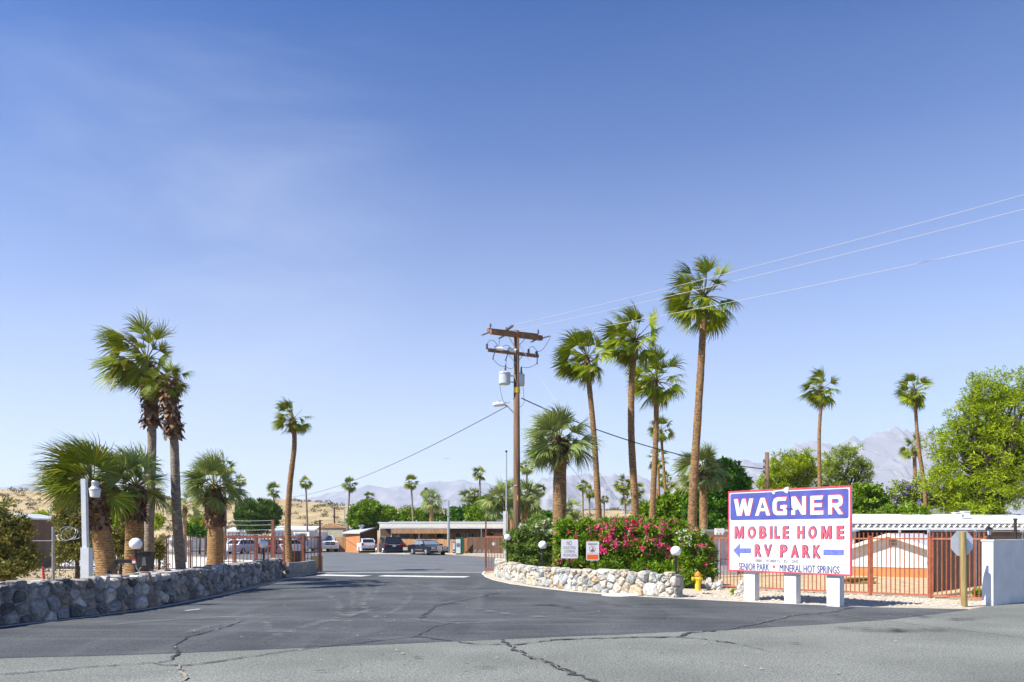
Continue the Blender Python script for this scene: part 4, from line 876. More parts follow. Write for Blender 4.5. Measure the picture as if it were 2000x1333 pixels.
# gates
T = thing('sliding_gate', 'red-brown sliding gate leaf with two tall posts left of the driveway', 'gate', GX(500, dl - 1.2)); org = GX(500, dl - 1.2); up = Vector((0, 0, 1))
a, b = GX(500, dl - 1.2), GX(624, dl - 1.2)
iron_panel(a, b, 1.85, .10, .03, .17, .09, M['rust'], T, org, .02)
for px, hh, w_ in ((593, 1.95, .16), (568, 1.8, .09)):
    MB().bar(GX(px, dl - 1.4) - org, GX(px, dl - 1.4) - org + up * hh, w_).build('post', M['rust'], T)
mb = MB(); q = GX(625, dl - 1.3) - org; mb.bar(q, q + up * 1.9, .13); mb.bar(q + up * 1.9, q + up * 2.75, .08); mb.build('tall_post', M['rust'], T)
MB().box(GX(577, dl - .4) - org + up * .55, (.62, .5, 1.1)).build('motor_housing', M['black'], T)
MB().box(GX(617, dl - 1.3) - org + up * .08, (.5, .3, .16)).build('roller', M['rust'], T)
tp = thing('wire_post', 'red-brown post carrying thin wires beyond the gate', 'post', GX(533, 50)); 
MB().bar((0, 0, 0), (0, 0, 2.95), .17).build('post', M['rust'], tp)
mb = MB()
for z in (2.0, 2.3, 2.62, 2.9): mb.tube([(0, 0, z), (-1.6, .3, z - .03), (-3.2, .6, z)], .008, 4, False)
mb.build('wires', M['galv'], tp)
T = thing('gate_leaf', 'open red-brown gate leaf with tall post at the left end of the flower hedge', 'gate', GX(949, 40.6)); org = GX(949, 40.6); a = org; b = GX(990, 39.4)
fm = MB(); fm.bar(up * .1, up * 1.92, .10); fm.bar(b - a + up * .1, b - a + up * 1.88, .10); fm.bar(up * 1.86, b - a + up * 1.86, .11); fm.bar(up * .16, b - a + up * .16, .10); fm.build('frame', M['rust'], T)
bm_ = MB()
for i in range(1, 7): p = (b - a) * (i / 7); bm_.bar(p + up * .16, p + up * 1.86, .028)
bm_.build('bars', M['rust'], T)
MB().bar(up * 1.92, up * 2.75, .075).build('tall_post', M['rust'], T)
MB().lathe([(.09, -.01), (.09, .01)], (0, 0, 0), 14).build('disc', M['signw'], T, loc=(b - a) * .38 + up * 1.5 + Vector((0, -.06, 0))).rotation_euler = (R(90), 0, 0)
MB().bar(Vector((1.25, -.5, 0)), Vector((1.25, -.5, 1.6)), .15).build('post', M['rust'], T)

# chain-link fence at far left
T = thing('chain_link_fence', 'sagging chain-link fence with a tall end post and loops of wire', 'fence', GX(104, 25.5)); org = GX(104, 25.5)
a = Vector((0, 0, 0)); b = GX(-160, 24.0) - org
MB().tube([a, a + up * 2.25], .045, 8).build('post', M['galv'], T)
mb = MB(); mb.tube([a + up * 1.78, b + up * 1.78], .022, 6); mb.build('top_rail', M['galv'], T)
MB().tube([b * .6, b * .6 + up * 1.8], .03, 6).build('post', M['galv'], T)
mb = MB(); Lh = (b - a).length; st = .085
for i in range(int(-1.75 / st), int(Lh / st)):
    for sgn in (1, -1):
        s0 = i * st; pts = []
        u0 = s0; u1 = s0 + 1.75
        lo = max(u0, 0); hi = min(u1, Lh)
        if hi <= lo: continue
        z = lambda u: (u - u0) if sgn > 0 else 1.75 - (u - u0)
        mb.bar(a.lerp(b, lo / Lh) + up * (z(lo) + .02), a.lerp(b, hi / Lh) + up * (z(hi) + .02), .004)
mb.build('mesh', M['galv'], T)
mb = MB(); rr = random.Random(2)
for k in range(4):
    c = Vector((.42 + .07 * k, .05 * k, 2.02)); r = .30 - .03 * k; tl = rr.uniform(-.5, .5)
    mb.tube([c + Vector((math.cos(t / 16 * 6.28) * r, math.sin(t / 16 * 6.28) * r * tl + .05 * math.sin(t), math.sin(t / 16 * 6.28) * r * .8)) for t in range(17)], .007, 5, False)
mb.tube([(0, 0, 1.95), (.12, 0, 1.95), (.2, 0, 2.0)], .008, 5); mb.build('wire_loops', M['galv'], T)
tp = thing('marker_post', 'short red marker post leaning in the dry grass', 'post', GX(86, 33)); MB().tube([(0, 0, 0), (-.05, 0, .58)], .05, 8).build('post', M['red'], tp)
MB().tube([(-.05, 0, .58), (-.052, 0, .62)], [.052, .03], 8).build('cap', M['red'], tp)

# brown slatted chain-link
T = thing('slatted_fence', 'tall chain-link fence filled with brown privacy slats behind the white wall', 'fence', Vector((13.35, 24.6, 0))); org = Vector((13.35, 24.6, 0))
pts = [Vector((0, 0, 0)), Vector((3.3, 3.0, 0)), Vector((7.5, 6.8, 0)), Vector((13, 11.8, 0)), Vector((20, 18, 0))]
for a, b in zip(pts[:-1], pts[1:]):
    mb = MB(); Lh = (b - a).length; n = int(Lh / .078); dr = (b - a).normalized(); nn = Vector((dr.y, -dr.x, 0))
    for i in range(n):
        p = a + dr * ((i + .5) / n * Lh); mb.add([p - dr * .034 + up * .12 - nn * .004, p + dr * .034 + up * .12 + nn * .004, p + dr * .034 + up * 2.06 + nn * .004, p - dr * .034 + up * 2.06 - nn * .004, p + up * .12 + nn * .03 * 0], [(0, 1, 2, 3)])
    mb.build('slats', M['slat'], T)
    mb = MB(); st = .10
    for i in range(int(-2.0 / st), int(Lh / st)):
        for sgn in (1, -1):
            u0 = i * st; lo = max(u0, 0); hi = min(u0 + 2.0, Lh)
            if hi <= lo: continue
            z = lambda u: (u - u0) if sgn > 0 else 2.0 - (u - u0)
            mb.bar(a + dr * lo + nn * .018 + up * (z(lo) + .1), a + dr * hi + nn * .018 + up * (z(hi) + .1), .006 if sgn > 0 else .003)
    for i in range(int(Lh / .1)): p = a + dr * (i * .1) + nn * .02; mb.bar(p + up * 2.08, p + dr * .03 + up * 2.15, .007)
    mb.build('wire_mesh', M['slatw'], T); mb = MB(); mb.tube([a + up * 2.1, b + up * 2.1], .024, 6); mb.build('top_rail', M['galv'], T)
for p in pts: MB().tube([p, p + up * 2.17], .05, 8).build('post', M['galv'], T)

# ---------------------------------------------------------------- white block wall, lantern
c0 = G(1940, 1183.5); d1 = Vector((1.4, .95, 0)).normalized(); nn = Vector((d1.y, -d1.x, 0)); T = thing('garden_wall', 'white painted block wall with its front in shade at the right edge', 'wall', c0)
mb = MB()
a = Vector((0, 0, 0)); b = d1 * 6.0; bk = -nn * .30
H = 1.80
mb.add([a, b, b + bk, a + bk, a + up * H, b + up * H, b + bk + up * H, a + bk + up * H], [(0, 1, 5, 4), (1, 2, 6, 5), (2, 3, 7, 6), (3, 0, 4, 7), (4, 5, 6, 7), (3, 2, 1, 0)])
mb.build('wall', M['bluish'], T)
q = MB(); b2 = d1 * 6.04; o_ = nn * .02 - d1 * .02
q.add([p + up * zz for zz in (H + .002, H + .05) for p in (a + o_, b2 + nn * .02, b2 + bk - nn * .02, a + bk - nn * .02 - d1 * .02)], [(0, 1, 5, 4), (1, 2, 6, 5), (2, 3, 7, 6), (3, 0, 4, 7), (4, 5, 6, 7), (3, 2, 1, 0)])
q.build('coping', M['white'], T)
q = MB()
for k in range(1, 9): q.bar(nn * .001 + up * (k * .2), b + nn * .001 + up * (k * .2), .004, .008)
q.build('block_joints', mat('joint', (.60, .60, .60), None), T)
lc = c0 + bk * .5 + d1 * .16 * 0 + Vector((-.02, .02, 0)); T = thing('wall_lantern', 'black coach lantern standing on the corner of the white wall', 'lantern', c0 + bk * .5 + d1 * .10 + up * (H + .05))
mb = MB(); mb.lathe([(.085, 0), (.085, .02), (.045, .035), (.035, .08), (.05, .1), (.03, .115), (.03, .13)], (0, 0, 0), 12)
mb.build('base', M['black'], T)
mb = MB(); mb.lathe([(.045, .13), (.085, .29)], (0, 0, 0), 6); mb.build('glass', mat('lantern_glass', (.45, .47, .48), None, rough=.15), T)
mb = MB()
for k in range(6): an = k * math.pi / 3; mb.bar((.047 * math.cos(an), .047 * math.sin(an), .13), (.088 * math.cos(an), .088 * math.sin(an), .29), .008)
mb.build('cage', M['black'], T)
MB().lathe([(.12, .285), (.118, .30), (.06, .345), (.04, .355), (.012, .375), (.012, .40), (.018, .41), (.006, .44)], (0, 0, 0), 6).build('roof', M['black'], T)

# ---------------------------------------------------------------- stop sign seen from behind
c0 = G(1883.5, 1186); T = thing('stop_sign', 'blank grey-white back of an octagonal sign on a wooden post', 'road sign', c0)
mb = MB(); mb.tube([(0, 0, -.1), (-.02, 0, 1.0), (-.035, 0, 2.07)], [.082, .08, .076], 14); mb.build('post', M['postwood'], T)
ra = R(10.5); o8 = []
for k in range(8): an = R(22.5 + 45 * k); o8.append((.375 * math.cos(an), .375 * math.sin(an)))
c = Vector((.0, .11, 1.75)); ux = Vector((math.cos(ra), math.sin(ra), 0)); uy = Vector((-math.sin(ra), math.cos(ra), 0))
MB().prism(o8, lambda u, v: c + ux * u + up * v, lambda u, v: c + ux * u + up * v + uy * .004).build('sign_back', M['alu'], T)
MB().prism([(x * .98, y * .98) for x, y in o8], lambda u, v: c + ux * u + up * v + uy * .006, lambda u, v: c + ux * u + up * v + uy * .008).build('sign_face', M['signred'], T)
MB().tube([c + up * .22 - uy * .1, c + up * .22 + uy * .01], .008, 6).build('bolt', M['galv'], T)

# ---------------------------------------------------------------- lettering
def text_geo(s, bold=0.0):
    cu = bpy.data.curves.new('t', 'FONT'); cu.body = s; cu.size = 1; cu.offset = bold; cu.resolution_u = 3
    o = bpy.data.objects.new('t', cu); COL.objects.link(o); me = o.to_mesh()
    vs = [tuple(v.co) for v in me.vertices]; fs = [tuple(p.vertices) for p in me.polygons]; o.to_mesh_clear()
    bpy.data.objects.remove(o); bpy.data.curves.remove(cu)
    xs = [v[0] for v in vs]; ys = [v[1] for v in vs]; x0, x1, y0, y1 = min(xs), max(xs), min(ys), max(ys)
    return [((v[0] - x0) / (x1 - x0), (v[1] - y0) / (y1 - y0)) for v in vs], fs
def put(mb, s, u0, u1, v0, v1, F3, dep, bold=0.0, shear=0.0, du=0, dv=0):
    vs, fs = text_geo(s, bold); mb.add([F3(u0 + (u1 - u0) * x + shear * (y - .5) + du, v0 + (v1 - v0) * y + dv, dep) for x, y in vs], fs)

# ---------------------------------------------------------------- the big sign
PL = Vector(P(1422.5, 0, 23.7)); PR = Vector(P(1663, 0, 20.75)); PL.z = PR.z = 0
zT, zB = 3.325, .87
T = thing('park_sign', 'large white and blue painted mobile home park sign on three white posts', 'sign', (PL + PR) / 2); org = (PL + PR) / 2
du_ = (PR - PL); SW = du_.length; ud = du_.normalized(); nd = Vector((ud.y, -ud.x, 0))
if nd.y > 0: nd = -nd
SH = zT - zB
def S3(u, v, dep=0): return PL - org + ud * (u * SW) + up * (zB + v * SH) + nd * dep
def U(x): t = (x - 160) / 1180.0; return t * 23.7 / (20.75 + t * 2.95)
def V_(x, y):
    t = (x - 160) / 1190.0; top = 155 - 52 * t; bot = 918 + 57 * t; return 1 - (y - top) / (bot - top)
mb = MB(); mb.add([S3(u, v, d_) for d_ in (0, -.05) for u, v in ((0, 0), (1, 0), (1, 1), (0, 1))], [(0, 1, 2, 3), (7, 6, 5, 4), (0, 4, 5, 1), (1, 5, 6, 2), (2, 6, 7, 3), (3, 7, 4, 0)]); mb.build('board', M['signw'], T)
mb = MB(); e = .011; ev = e * SW / SH
for q in (((0, 0), (1, 0), (1, ev), (0, ev)), ((0, 1 - ev), (1, 1 - ev), (1, 1), (0, 1)), ((0, ev), (e, ev), (e, 1 - ev), (0, 1 - ev)), ((1 - e, ev), (1, ev), (1, 1 - ev), (1 - e, 1 - ev))):
    mb.add([S3(u, v, d_) for d_ in (.012, -.002) for u, v in q], [(0, 1, 2, 3), (0, 4, 5, 1), (1, 5, 6, 2), (2, 6, 7, 3), (3, 7, 4, 0)])
mb.build('border', M['signred'], T)
# blue name panel, rounded corners
u0, u1, v0, v1 = .019, .98, .637, .966; rc = .016; rv = rc * SW / SH; poly = []
for cx, cy, a0 in ((u1 - rc, v1 - rv, 0), (u0 + rc, v1 - rv, 90), (u0 + rc, v0 + rv, 180), (u1 - rc, v0 + rv, 270)):
    for k in range(5): an = R(a0 + k * 22.5); poly.append((cx + rc * math.cos(an), cy + rv * math.sin(an)))
MB().add([S3(u, v, .004) for u, v in poly], [tuple(range(len(poly)))]).build('name_panel', M['signblue'], T)
# big block letters as drawn outlines in 0..1 boxes
GL = {
 'W': [[(0, 1), (.20, 1), (.29, .42), (.43, 1), (.60, 1), (.70, .42), (.80, 1), (1, 1), (.82, 0), (.60, 0), (.50, .48), (.40, 0), (.16, 0)]],
 'A': [[(0, 0), (.24, 0), (.32, .25), (.37, .42), (.50, .80), (.50, 1), (.36, 1)], [(1, 0), (.76, 0), (.68, .25), (.63, .42), (.50, .80), (.50, 1), (.64, 1)], [(.32, .25), (.68, .25), (.63, .42), (.37, .42)]],
 'G': [[(1, 1), (.30, 1), (.10, .92), (0, .72), (0, .28), (.10, .08), (.30, 0), (.38, .22), (.28, .30), (.28, .70), (.38, .79), (.92, .79)], [(.30, 0), (1, 0), (1, .55), (.55, .55), (.55, .36), (.74, .36), (.74, .20), (.38, .22)]],
 'N': [[(0, 0), (.26, 0), (.26, 1), (0, 1)], [(.74, 0), (1, 0), (1, 1), (.74, 1)], [(.26, .62), (.26, 1), (.30, 1), (.74, .40), (.74, 0), (.70, 0)]],
 'M': [[(0, 0), (.22, 0), (.22, 1), (0, 1)], [(.78, 0), (1, 0), (1, 1), (.78, 1)], [(.22, .62), (.22, 1), (.28, 1), (.5, .42), (.5, 0), (.42, 0)], [(.78, .62), (.78, 1), (.72, 1), (.5, .42), (.5, 0), (.58, 0)]],
 'E': [[(0, 0), (.27, 0), (.27, 1), (0, 1)], [(.27, 0), (1, 0), (1, .21), (.27, .21)], [(.27, .40), (.88, .40), (.88, .60), (.27, .60)], [(.27, .79), (.90, .79), (1, 1), (.27, 1)]],
 'R': [[(0, 0), (.26, 0), (.26, 1), (0, 1)], [(.26, 1), (.76, 1), (.92, .92), (.97, .80), (.97, .58), (.90, .46), (.72, .38), (.26, .38), (.26, .58), (.64, .58), (.71, .63), (.71, .75), (.64, .80), (.26, .80)], [(.38, .38), (.66, .38), (1, 0), (.70, 0)]]}
w1 = MB(); w2 = MB()
for ch, xa, xb, ya, yb in (('W', 216, 400, 228, 390), ('A', 418, 562, 220, 390), ('G', 586, 722, 214, 387), ('N', 766, 905, 208, 384), ('E', 947, 1072, 202, 384), ('R', 1118, 1262, 196, 382)):
    xm = (xa + xb) / 2; a_, b_ = U(xa), U(xb); c_, d_ = V_(xm, yb), V_(xm, ya)
    for pl in GL[ch]:
        w1.add([S3(a_ + (b_ - a_) * x, c_ + (d_ - c_) * y, .011) for x, y in pl], [tuple(range(len(pl)))])
        for k, dd in enumerate((.006, .0072)):
            w2.add([S3(a_ + (b_ - a_) * x + .0075 - .004 * k, c_ + (d_ - c_) * y + .008 - .006 * k, dd + .0001 * GL[ch].index(pl)) for x, y in pl], [tuple(range(len(pl)))])
w1.build('name_letters', M['signw'], T); w2.build('name_letter_shadow', M['signred'], T)
w1 = MB(); w2 = MB()
def word(items, ya0, yb0, ya1, yb1, x0, x1):
    for ch, xa, xb in items:
        t = ((xa + xb) / 2 - x0) / (x1 - x0); ya = ya0 + (ya1 - ya0) * t; yb = yb0 + (yb1 - yb0) * t; xm = (xa + xb) / 2
        if ch == 'M':
            for (mm_, dep, du, dv) in ((w1, .010, 0, 0), (w2, .006, .0068, .006), (w2, .0075, .0034, .003)):
                for k, pl in enumerate(GL['M']): mm_.add([S3(U(xa) + (U(xb - 6) - U(xa)) * x + du, V_(xm, yb) + (V_(xm, ya + 5) - V_(xm, yb)) * y + dv, dep + k * .0002) for x, y in pl], [tuple(range(len(pl)))])
            continue
        put(w1, ch, U(xa), U(xb - 6), V_(xm, yb), V_(xm, ya + 5), S3, .010, .040)
        put(w2, ch, U(xa), U(xb - 6), V_(xm, yb), V_(xm, ya + 5), S3, .006, .034, 0, .0068, .006)
        put(w2, ch, U(xa), U(xb - 6), V_(xm, yb), V_(xm, ya + 5), S3, .0075, .032, 0, .0034, .003)
word((('M', 220, 312), ('O', 345, 425), ('B', 455, 527), ('I', 557, 584), ('L', 600, 655), ('E', 680, 742), ('H', 820, 892), ('O', 925, 1008), ('M', 1048, 1150), ('E', 1197, 1270)), 490, 610, 490, 620, 220, 1270)
word((('R', 412, 480), ('V', 500, 580), ('P', 655, 727), ('A', 757, 837), ('R', 868, 945), ('K', 970, 1047)), 662, 785, 675, 804, 412, 1045)
w1.build('red_lettering', M['signpink'], T); w2.build('navy_letter_shadow', M['signnavy'], T)
w1 = MB()
put(w1, 'SENIOR PARK', U(262), U(550), V_(400, 913), V_(400, 846), S3, .006, 0); put(w1, 'SENIOR PARK', U(262), U(550), V_(400, 913), V_(400, 846), S3, .0066, 0, 0, .0016, 0)
put(w1, 'MINERAL HOT SPRINGS', U(652), U(1225), V_(940, 938), V_(940, 868), S3, .006, 0); put(w1, 'MINERAL HOT SPRINGS', U(652), U(1225), V_(940, 938), V_(940, 868), S3, .0066, 0, 0, .0016, 0)
w1.build('blue_lettering', M['signnavy'], T)
w1 = MB(); yy = lambda x: 820 + (x - 415) * .026
for s_, xa, xb in (('18801', 415, 495), ('ROBERTS', 526, 655), ('RD', 692, 727), ('DHS', 770, 828)):
    xm = (xa + xb) / 2; put(w1, s_, U(xa), U(xb), V_(xm, yy(xm) + 14), V_(xm, yy(xm) - 14), S3, .006, 0); put(w1, s_, U(xa), U(xb), V_(xm, yy(xm) + 14), V_(xm, yy(xm) - 14), S3, .0066, 0, 0, .0010, 0)
w1.build('lettering', M['signgrey'], T)
mb = MB(); cu_, cv_ = U(597), V_(597, 880); mb.add([S3(cu_ + .0105 * math.cos(k * .3927), cv_ + .0105 * SW / SH * math.sin(k * .3927), .006) for k in range(16)], [tuple(range(16))]); mb.build('red_dot', M['signred'], T)
ar = MB(); q = [(208, 722), (272, 655), (272, 702), (378, 702), (378, 749), (272, 748), (272, 795)]
ar.add([S3(U(x), V_(x, y), .006) for x, y in q][::-1], [tuple(range(7))])
q = [(1072, 718), (1267, 722), (1267, 774), (1072, 770)]; ar.add([S3(U(x), V_(x, y), .006) for x, y in q][::-1], [(0, 1, 2, 3)]); ar.build('arrow', M['signlblue'], T)
sm = MB()
for xx in (517, 912):
    sm.add([S3(U(xx) + a_, b_, .0125) for a_, b_ in ((-.0006, .64), (.0006, .64), (.0006, .965), (-.0006, .965))], [(0, 1, 2, 3)])
sm.build('panel_seams', M['signlblue'], T)
bt = MB()
for xx, y_ in ((337, 452), (712, 452), (1130, 447), (337, 680), (1135, 692), (1132, 208), (1132, 388), (715, 218), (338, 912), (1145, 953)): bt.add([S3(U(xx) + .003 * math.cos(k * 1.047), V_(xx, y_) + .0045 * math.sin(k * 1.047), .013) for k in range(6)], [tuple(range(6))])
bt.build('bolts', M['dark'], T)
tr = MB()   # torn vinyl at the top
def blob(pts, dep): tr.add([S3(U(x), V_(x, y), dep) for x, y in pts][::-1], [tuple(range(len(pts)))])
blob([(575, 160), (600, 150), (640, 148), (690, 140), (705, 122), (740, 112), (738, 150), (728, 178), (712, 172), (690, 156), (640, 156), (612, 166), (605, 186), (588, 184)], .016)
blob([(690, 290), (702, 284), (712, 310), (708, 332), (694, 322)], .016); blob([(775, 318), (800, 285), (838, 280), (846, 310), (820, 338), (790, 340)], .016)
tr.build('peeling_film', mat('peeling_film', (.52, .58, .62), (.72, .72, .72), 30, .4), T)
tr = MB(); blob([(738, 170), (744, 168), (762, 240), (770, 318), (764, 334), (756, 330), (752, 240)], .015); blob([(700, 312), (735, 320), (765, 322), (790, 312), (786, 336), (758, 336), (722, 330)], .0155); tr.build('tear', M['signnavy'], T)
for xx, yb in ((1461, 1167), (1541, 1173), (1625, 1178)):
    t = (xx - 1422.5) / 240.5; u_ = t * 23.7 / (20.75 + t * 2.95); c = PL - org + ud * (u_ * SW) - nd * .19; q = MB(); hw = .185
    q.add([c + ud * (a_ * hw) + nd * (b_ * .13) + up * z for z in (-.05, 1.6) for a_, b_ in ((-1, 1), (1, 1), (1, -1), (-1, -1))], [(0, 1, 5, 4), (1, 2, 6, 5), (2, 3, 7, 6), (3, 0, 4, 7), (4, 5, 6, 7)]); q.build('post', M['bluish'], T)

# ---------------------------------------------------------------- small hedge signs
def small_sign(nm, label, px0, px1, py0, py1, d, fill, posts):
    c0 = GX((px0 + px1) / 2, d); T = thing(nm, label, 'sign', c0); W_ = (px1 - px0) / 1500 * d; z1 = P(0, py0, d).z; z0 = P(0, py1, d).z; r = .035
    poly = []
    for cx, cy, a0 in ((W_ / 2 - r, z1 - r, 0), (-W_ / 2 + r, z1 - r, 90), (-W_ / 2 + r, z0 + r, 180), (W_ / 2 - r, z0 + r, 270)):
        for k in range(4): an = R(a0 + k * 30); poly.append((cx + r * math.cos(an), cy + r * math.sin(an)))
    MB().prism(poly, lambda u, v: (u, 0, v), lambda u, v: (u, .012, v)).build('panel', M['signw'], T)
    for x in posts: MB().bar((x, .04, 0), (x, .04, z1 - .12), .05).build('post', M['black'], T)
    fill(T, lambda u, v, dep=0: Vector(((u - .5) * W_, -dep, z0 + v * (z1 - z0)))); return T
def f1(T, F3):
    m = MB(); put(m, 'NO', .34, .63, .70, .92, F3, .003, .0); put(m, 'SOLICITING', .13, .86, .49, .64, F3, .003, -.004); put(m, 'LOITERING', .19, .81, .295, .44, F3, .003, -.004); put(m, 'TRESPASSING', .08, .92, .09, .24, F3, .003, -.004); m.build('lettering', M['signgrey'], T)
def f2(T, F3):
    m = MB(); put(m, 'WARNING', .13, .85, .81, .91, F3, .003, .02); m.build('lettering', M['grn'], T)
    m = MB(); put(m, 'NEIGHBORHOOD WATCH', .10, .90, .365, .40, F3, .003, 0); m.build('small_lettering', M['signgrey'], T)
    m = MB(); asp = 25 / 37.; n = 20
    for k in range(n):
        a0, a1 = k * 6.283 / n, (k + 1) * 6.283 / n; m.add([F3(.48 + r * math.cos(a), .60 + r * asp * math.sin(a), .003) for r, a in ((.21, a0), (.245, a0), (.245, a1), (.21, a1))], [(0, 1, 2, 3)])
    m.build('circle', M['signred'], T)
    m = MB(); m.add([F3(.52 + .055 * math.cos(a), .655 + .055 * asp * math.sin(a), .0035) for a in [k * .5236 for k in range(12)]], [tuple(range(12))])
    m.add([F3(x, y, .003) for x, y in ((.32, .50), (.42, .475), (.56, .475), (.66, .51), (.60, .575), (.52, .625), (.44, .60))], [tuple(range(7))]); m.build('figure_symbol', M['signgrey'], T)
    m = MB(); m.add([F3(x, y, .003) for x, y in ((.06, .05), (.94, .05), (.94, .31), (.06, .31))], [(0, 1, 2, 3)]); m.build('orange_field', M['signorange'], T)
small_sign('notice_sign', 'white no soliciting sign standing in the hedge above the pale stone wall', 1096, 1129, 1054, 1091, 29.0, f1, (0,))
small_sign('warning_sign', 'small white warning sign with an orange lower field on two black legs', 1145, 1170, 1058, 1095, 28.8, f2, (-.12, .12))

# ---------------------------------------------------------------- globe lamps
def globe_lamp(label, px, py, rpx, d):
    c0 = GX(px, d); T = thing('globe_lamp', label, 'lamp', c0, 0, 'white globe lamps on black posts'); z = P(0, py, d).z; r = rpx / 1500 * d
    prof = [(r * .55, -r * .83)] + [(max(r * math.sin(a), .001), -r * math.cos(a)) for a in [math.pi * (.19 + .81 * k / 12) for k in range(13)]]
    MB().lathe(prof, (0, 0, z), 24).build('globe', M['globe'], T, True)
    MB().tube([(0, 0, -.05), (0, 0, z - r * .85)], r * .22, 10).build('post', M['black'], T)
    MB().lathe([(r * .5, z - r * .97), (r * .58, z - r * .84)], (0, 0, 0), 16).build('collar', M['black'], T)
globe_lamp('globe lamp behind the boulder wall beside the black gate arm', 265, 1063, 12, 22.3)
globe_lamp('globe lamp in front of the red-brown gate', 515, 1064, 8, 32.8)
globe_lamp('globe lamp at the far left end of the pale stone wall', 991, 1050, 6.5, 34.6)
globe_lamp('globe lamp in front of the white flowered bush', 1060, 1065, 8.3, 31)
globe_lamp('globe lamp at the near end of the pale stone wall, right of the pink flowers', 1320, 1077, 10.2, 25.2)

# ---------------------------------------------------------------- grey lamp post behind the boulder wall
d = 20.6; c0 = GX(171, d); T = thing('security_lamp_post', 'square light grey lamp post with a ribbed barn lamp, behind the boulder wall', 'lamp post', c0)
z1 = P(0, 936, d).z; zm = P(0, 1070, d).z
q = MB(); q.box((-.02, 0, zm / 2), (.22, .22, zm)); q.build('lower_post', M['white'] if 0 else mat('grey_paint', (.52, .55, .58), (.60, .62, .64), 3, .5), T)
q = MB(); tl = Matrix.Rotation(R(-1.3), 3, 'Y'); q.bar((-.05, 0, zm - .02), (-.09, 0, z1), .125); q.build('upper_post', bpy.data.materials['grey_paint'], T)
q = MB(); q.bar((.03, -.03, zm), (-.015, -.03, z1 - .1), .035); q.build('conduit', M['galv'], T)
lx = .20; lz = P(0, 972, d).z; q = MB(); q.tube([(-.05, 0, lz + .24), (lx - .05, 0, lz + .24)], .022, 8); q.build('lamp_arm', M['galv'], T)
q = MB(); q.lathe([(.085, lz + .30), (.09, lz + .42), (.075, lz + .445), (.001, lz + .45)], (lx, 0, 0), 16); q.build('lamp_cap', M['galv'], T)
q = MB(); q.lathe([(.15, lz + .19), (.155, lz + .215), (.085, lz + .30), (.075, lz + .31)], (lx, 0, 0), 20); q.build('lamp_shade', M['galv'], T)
q = MB(); q.lathe([(.105, lz), (.12, lz + .02), (.145, lz + .19), (.10, lz + .20)], (lx, 0, 0), 20); q.build('lens', mat('lamp_lens', (.66, .68, .70), None, rough=.2), T)
# barrier-gate operator: bent black arm and box
d = 21.6; c0 = GX(216, d); s = d / 1500; T = thing('card_reader', 'black gooseneck arm ending in a keypad with a red tip, behind the boulder wall', 'gate keypad', c0)
pz = lambda x, y: Vector(((x - 216) * s, 0, EYE + (1044 - y) * s))
q = MB(); q.bar((0, 0, -.05), pz(214, 1116), .10, .10); q.bar(pz(213, 1117), pz(229, 1097), .10, .11); q.bar(pz(227.5, 1096.5), pz(264, 1096.5), .10, .11); q.build('arm', M['black'], T)
q = MB(); q.box(pz(264, 1093.5) + Vector((0, -.06, 0)), (.085, .05, .06)); q.build('red_tip', M['red'], T)
q = MB(); q.box(pz(264, 1098) + Vector((0, -.06, 0)), (.085, .05, .07)); q.build('keypad', M['signw'], T)
q = MB(); q.tube([pz(267, 1100) + Vector((0, -.05, 0)), pz(268, 1110) + Vector((0, -.05, 0)), pz(273, 1115) + Vector((0, -.05, 0)), pz(277, 1108) + Vector((0, -.05, 0))], .012, 6); q.build('cable', M['galv'], T)
d = 22.8; c0 = GX(284, d); s = d / 1500; T = thing('control_box', 'black slanted gate control box beside the globe lamp', 'control box', c0)
q = MB(); W_ = 30 * s / 2; zt = EYE + (1044 - 1080) * s; zb = EYE + (1044 - 1112) * s
q.add([(-W_, -.12, zt), (W_, -.12, zt + .03), (W_ * .75, -.12, zb), (-W_ * .55, -.12, zb), (-W_, .16, zt), (W_, .16, zt + .03), (W_ * .75, .16, zb), (-W_ * .55, .16, zb)], [(3, 2, 1, 0), (4, 5, 6, 7), (0, 1, 5, 4), (1, 2, 6, 5), (2, 3, 7, 6), (3, 0, 4, 7)]); q.build('housing', M['black'], T)
q = MB(); q.box((0, 0, zt + .03), (W_ * 2.1, .34, .02)); q.build('hood', M['black'], T)
q = MB(); q.box((.02, .02, zb / 2), (.12, .12, zb + .02)); q.build('stand', M['black'], T)
q = MB(); q.add([(-.02, -.135, zt - .14), (.06, -.135, zt - .12), (.10, -.135, zt - .38), (-.05, -.135, zt - .38)], [(3, 2, 1, 0)]); q.build('label_plate', M['insul'], T)

# ---------------------------------------------------------------- hydrant
c0 = G(1363, 1154); T = thing('fire_hydrant', 'yellow fire hydrant with an orange cap on the gravel', 'fire hydrant', c0)
q = MB(); q.lathe([(.115, 0), (.115, .04), (.10, .05), (.10, .40), (.125, .41), (.125, .45), (.105, .46), (.10, .52)], (0, 0, 0), 18); q.build('barrel', M['yellow'], T, False)
q = MB(); q.lathe([(.135, .52), (.135, .555), (.11, .565), (.10, .61), (.06, .66), (.03, .675), (.03, .71), (.001, .715)], (0, 0, 0), 18); q.build('bonnet', M['orange'], T, False)
for ax, ln, r in (((-1, -.25, 0), .22, .052), ((.35, -1, 0), .19, .06), ((1, .25, 0), .18, .045)):
    v = Vector(ax).normalized(); q = MB(); q.tube([v * .06 + up * .43, v * (ln - .05) + up * .43], r, 12); q.tube([v * (ln - .05) + up * .43, v * ln + up * .43], r * 1.25, 8); q.tube([v * ln + up * .43, v * (ln + .03) + up * .43], r * .35, 5); q.build('outlet', M['yellow'], T)
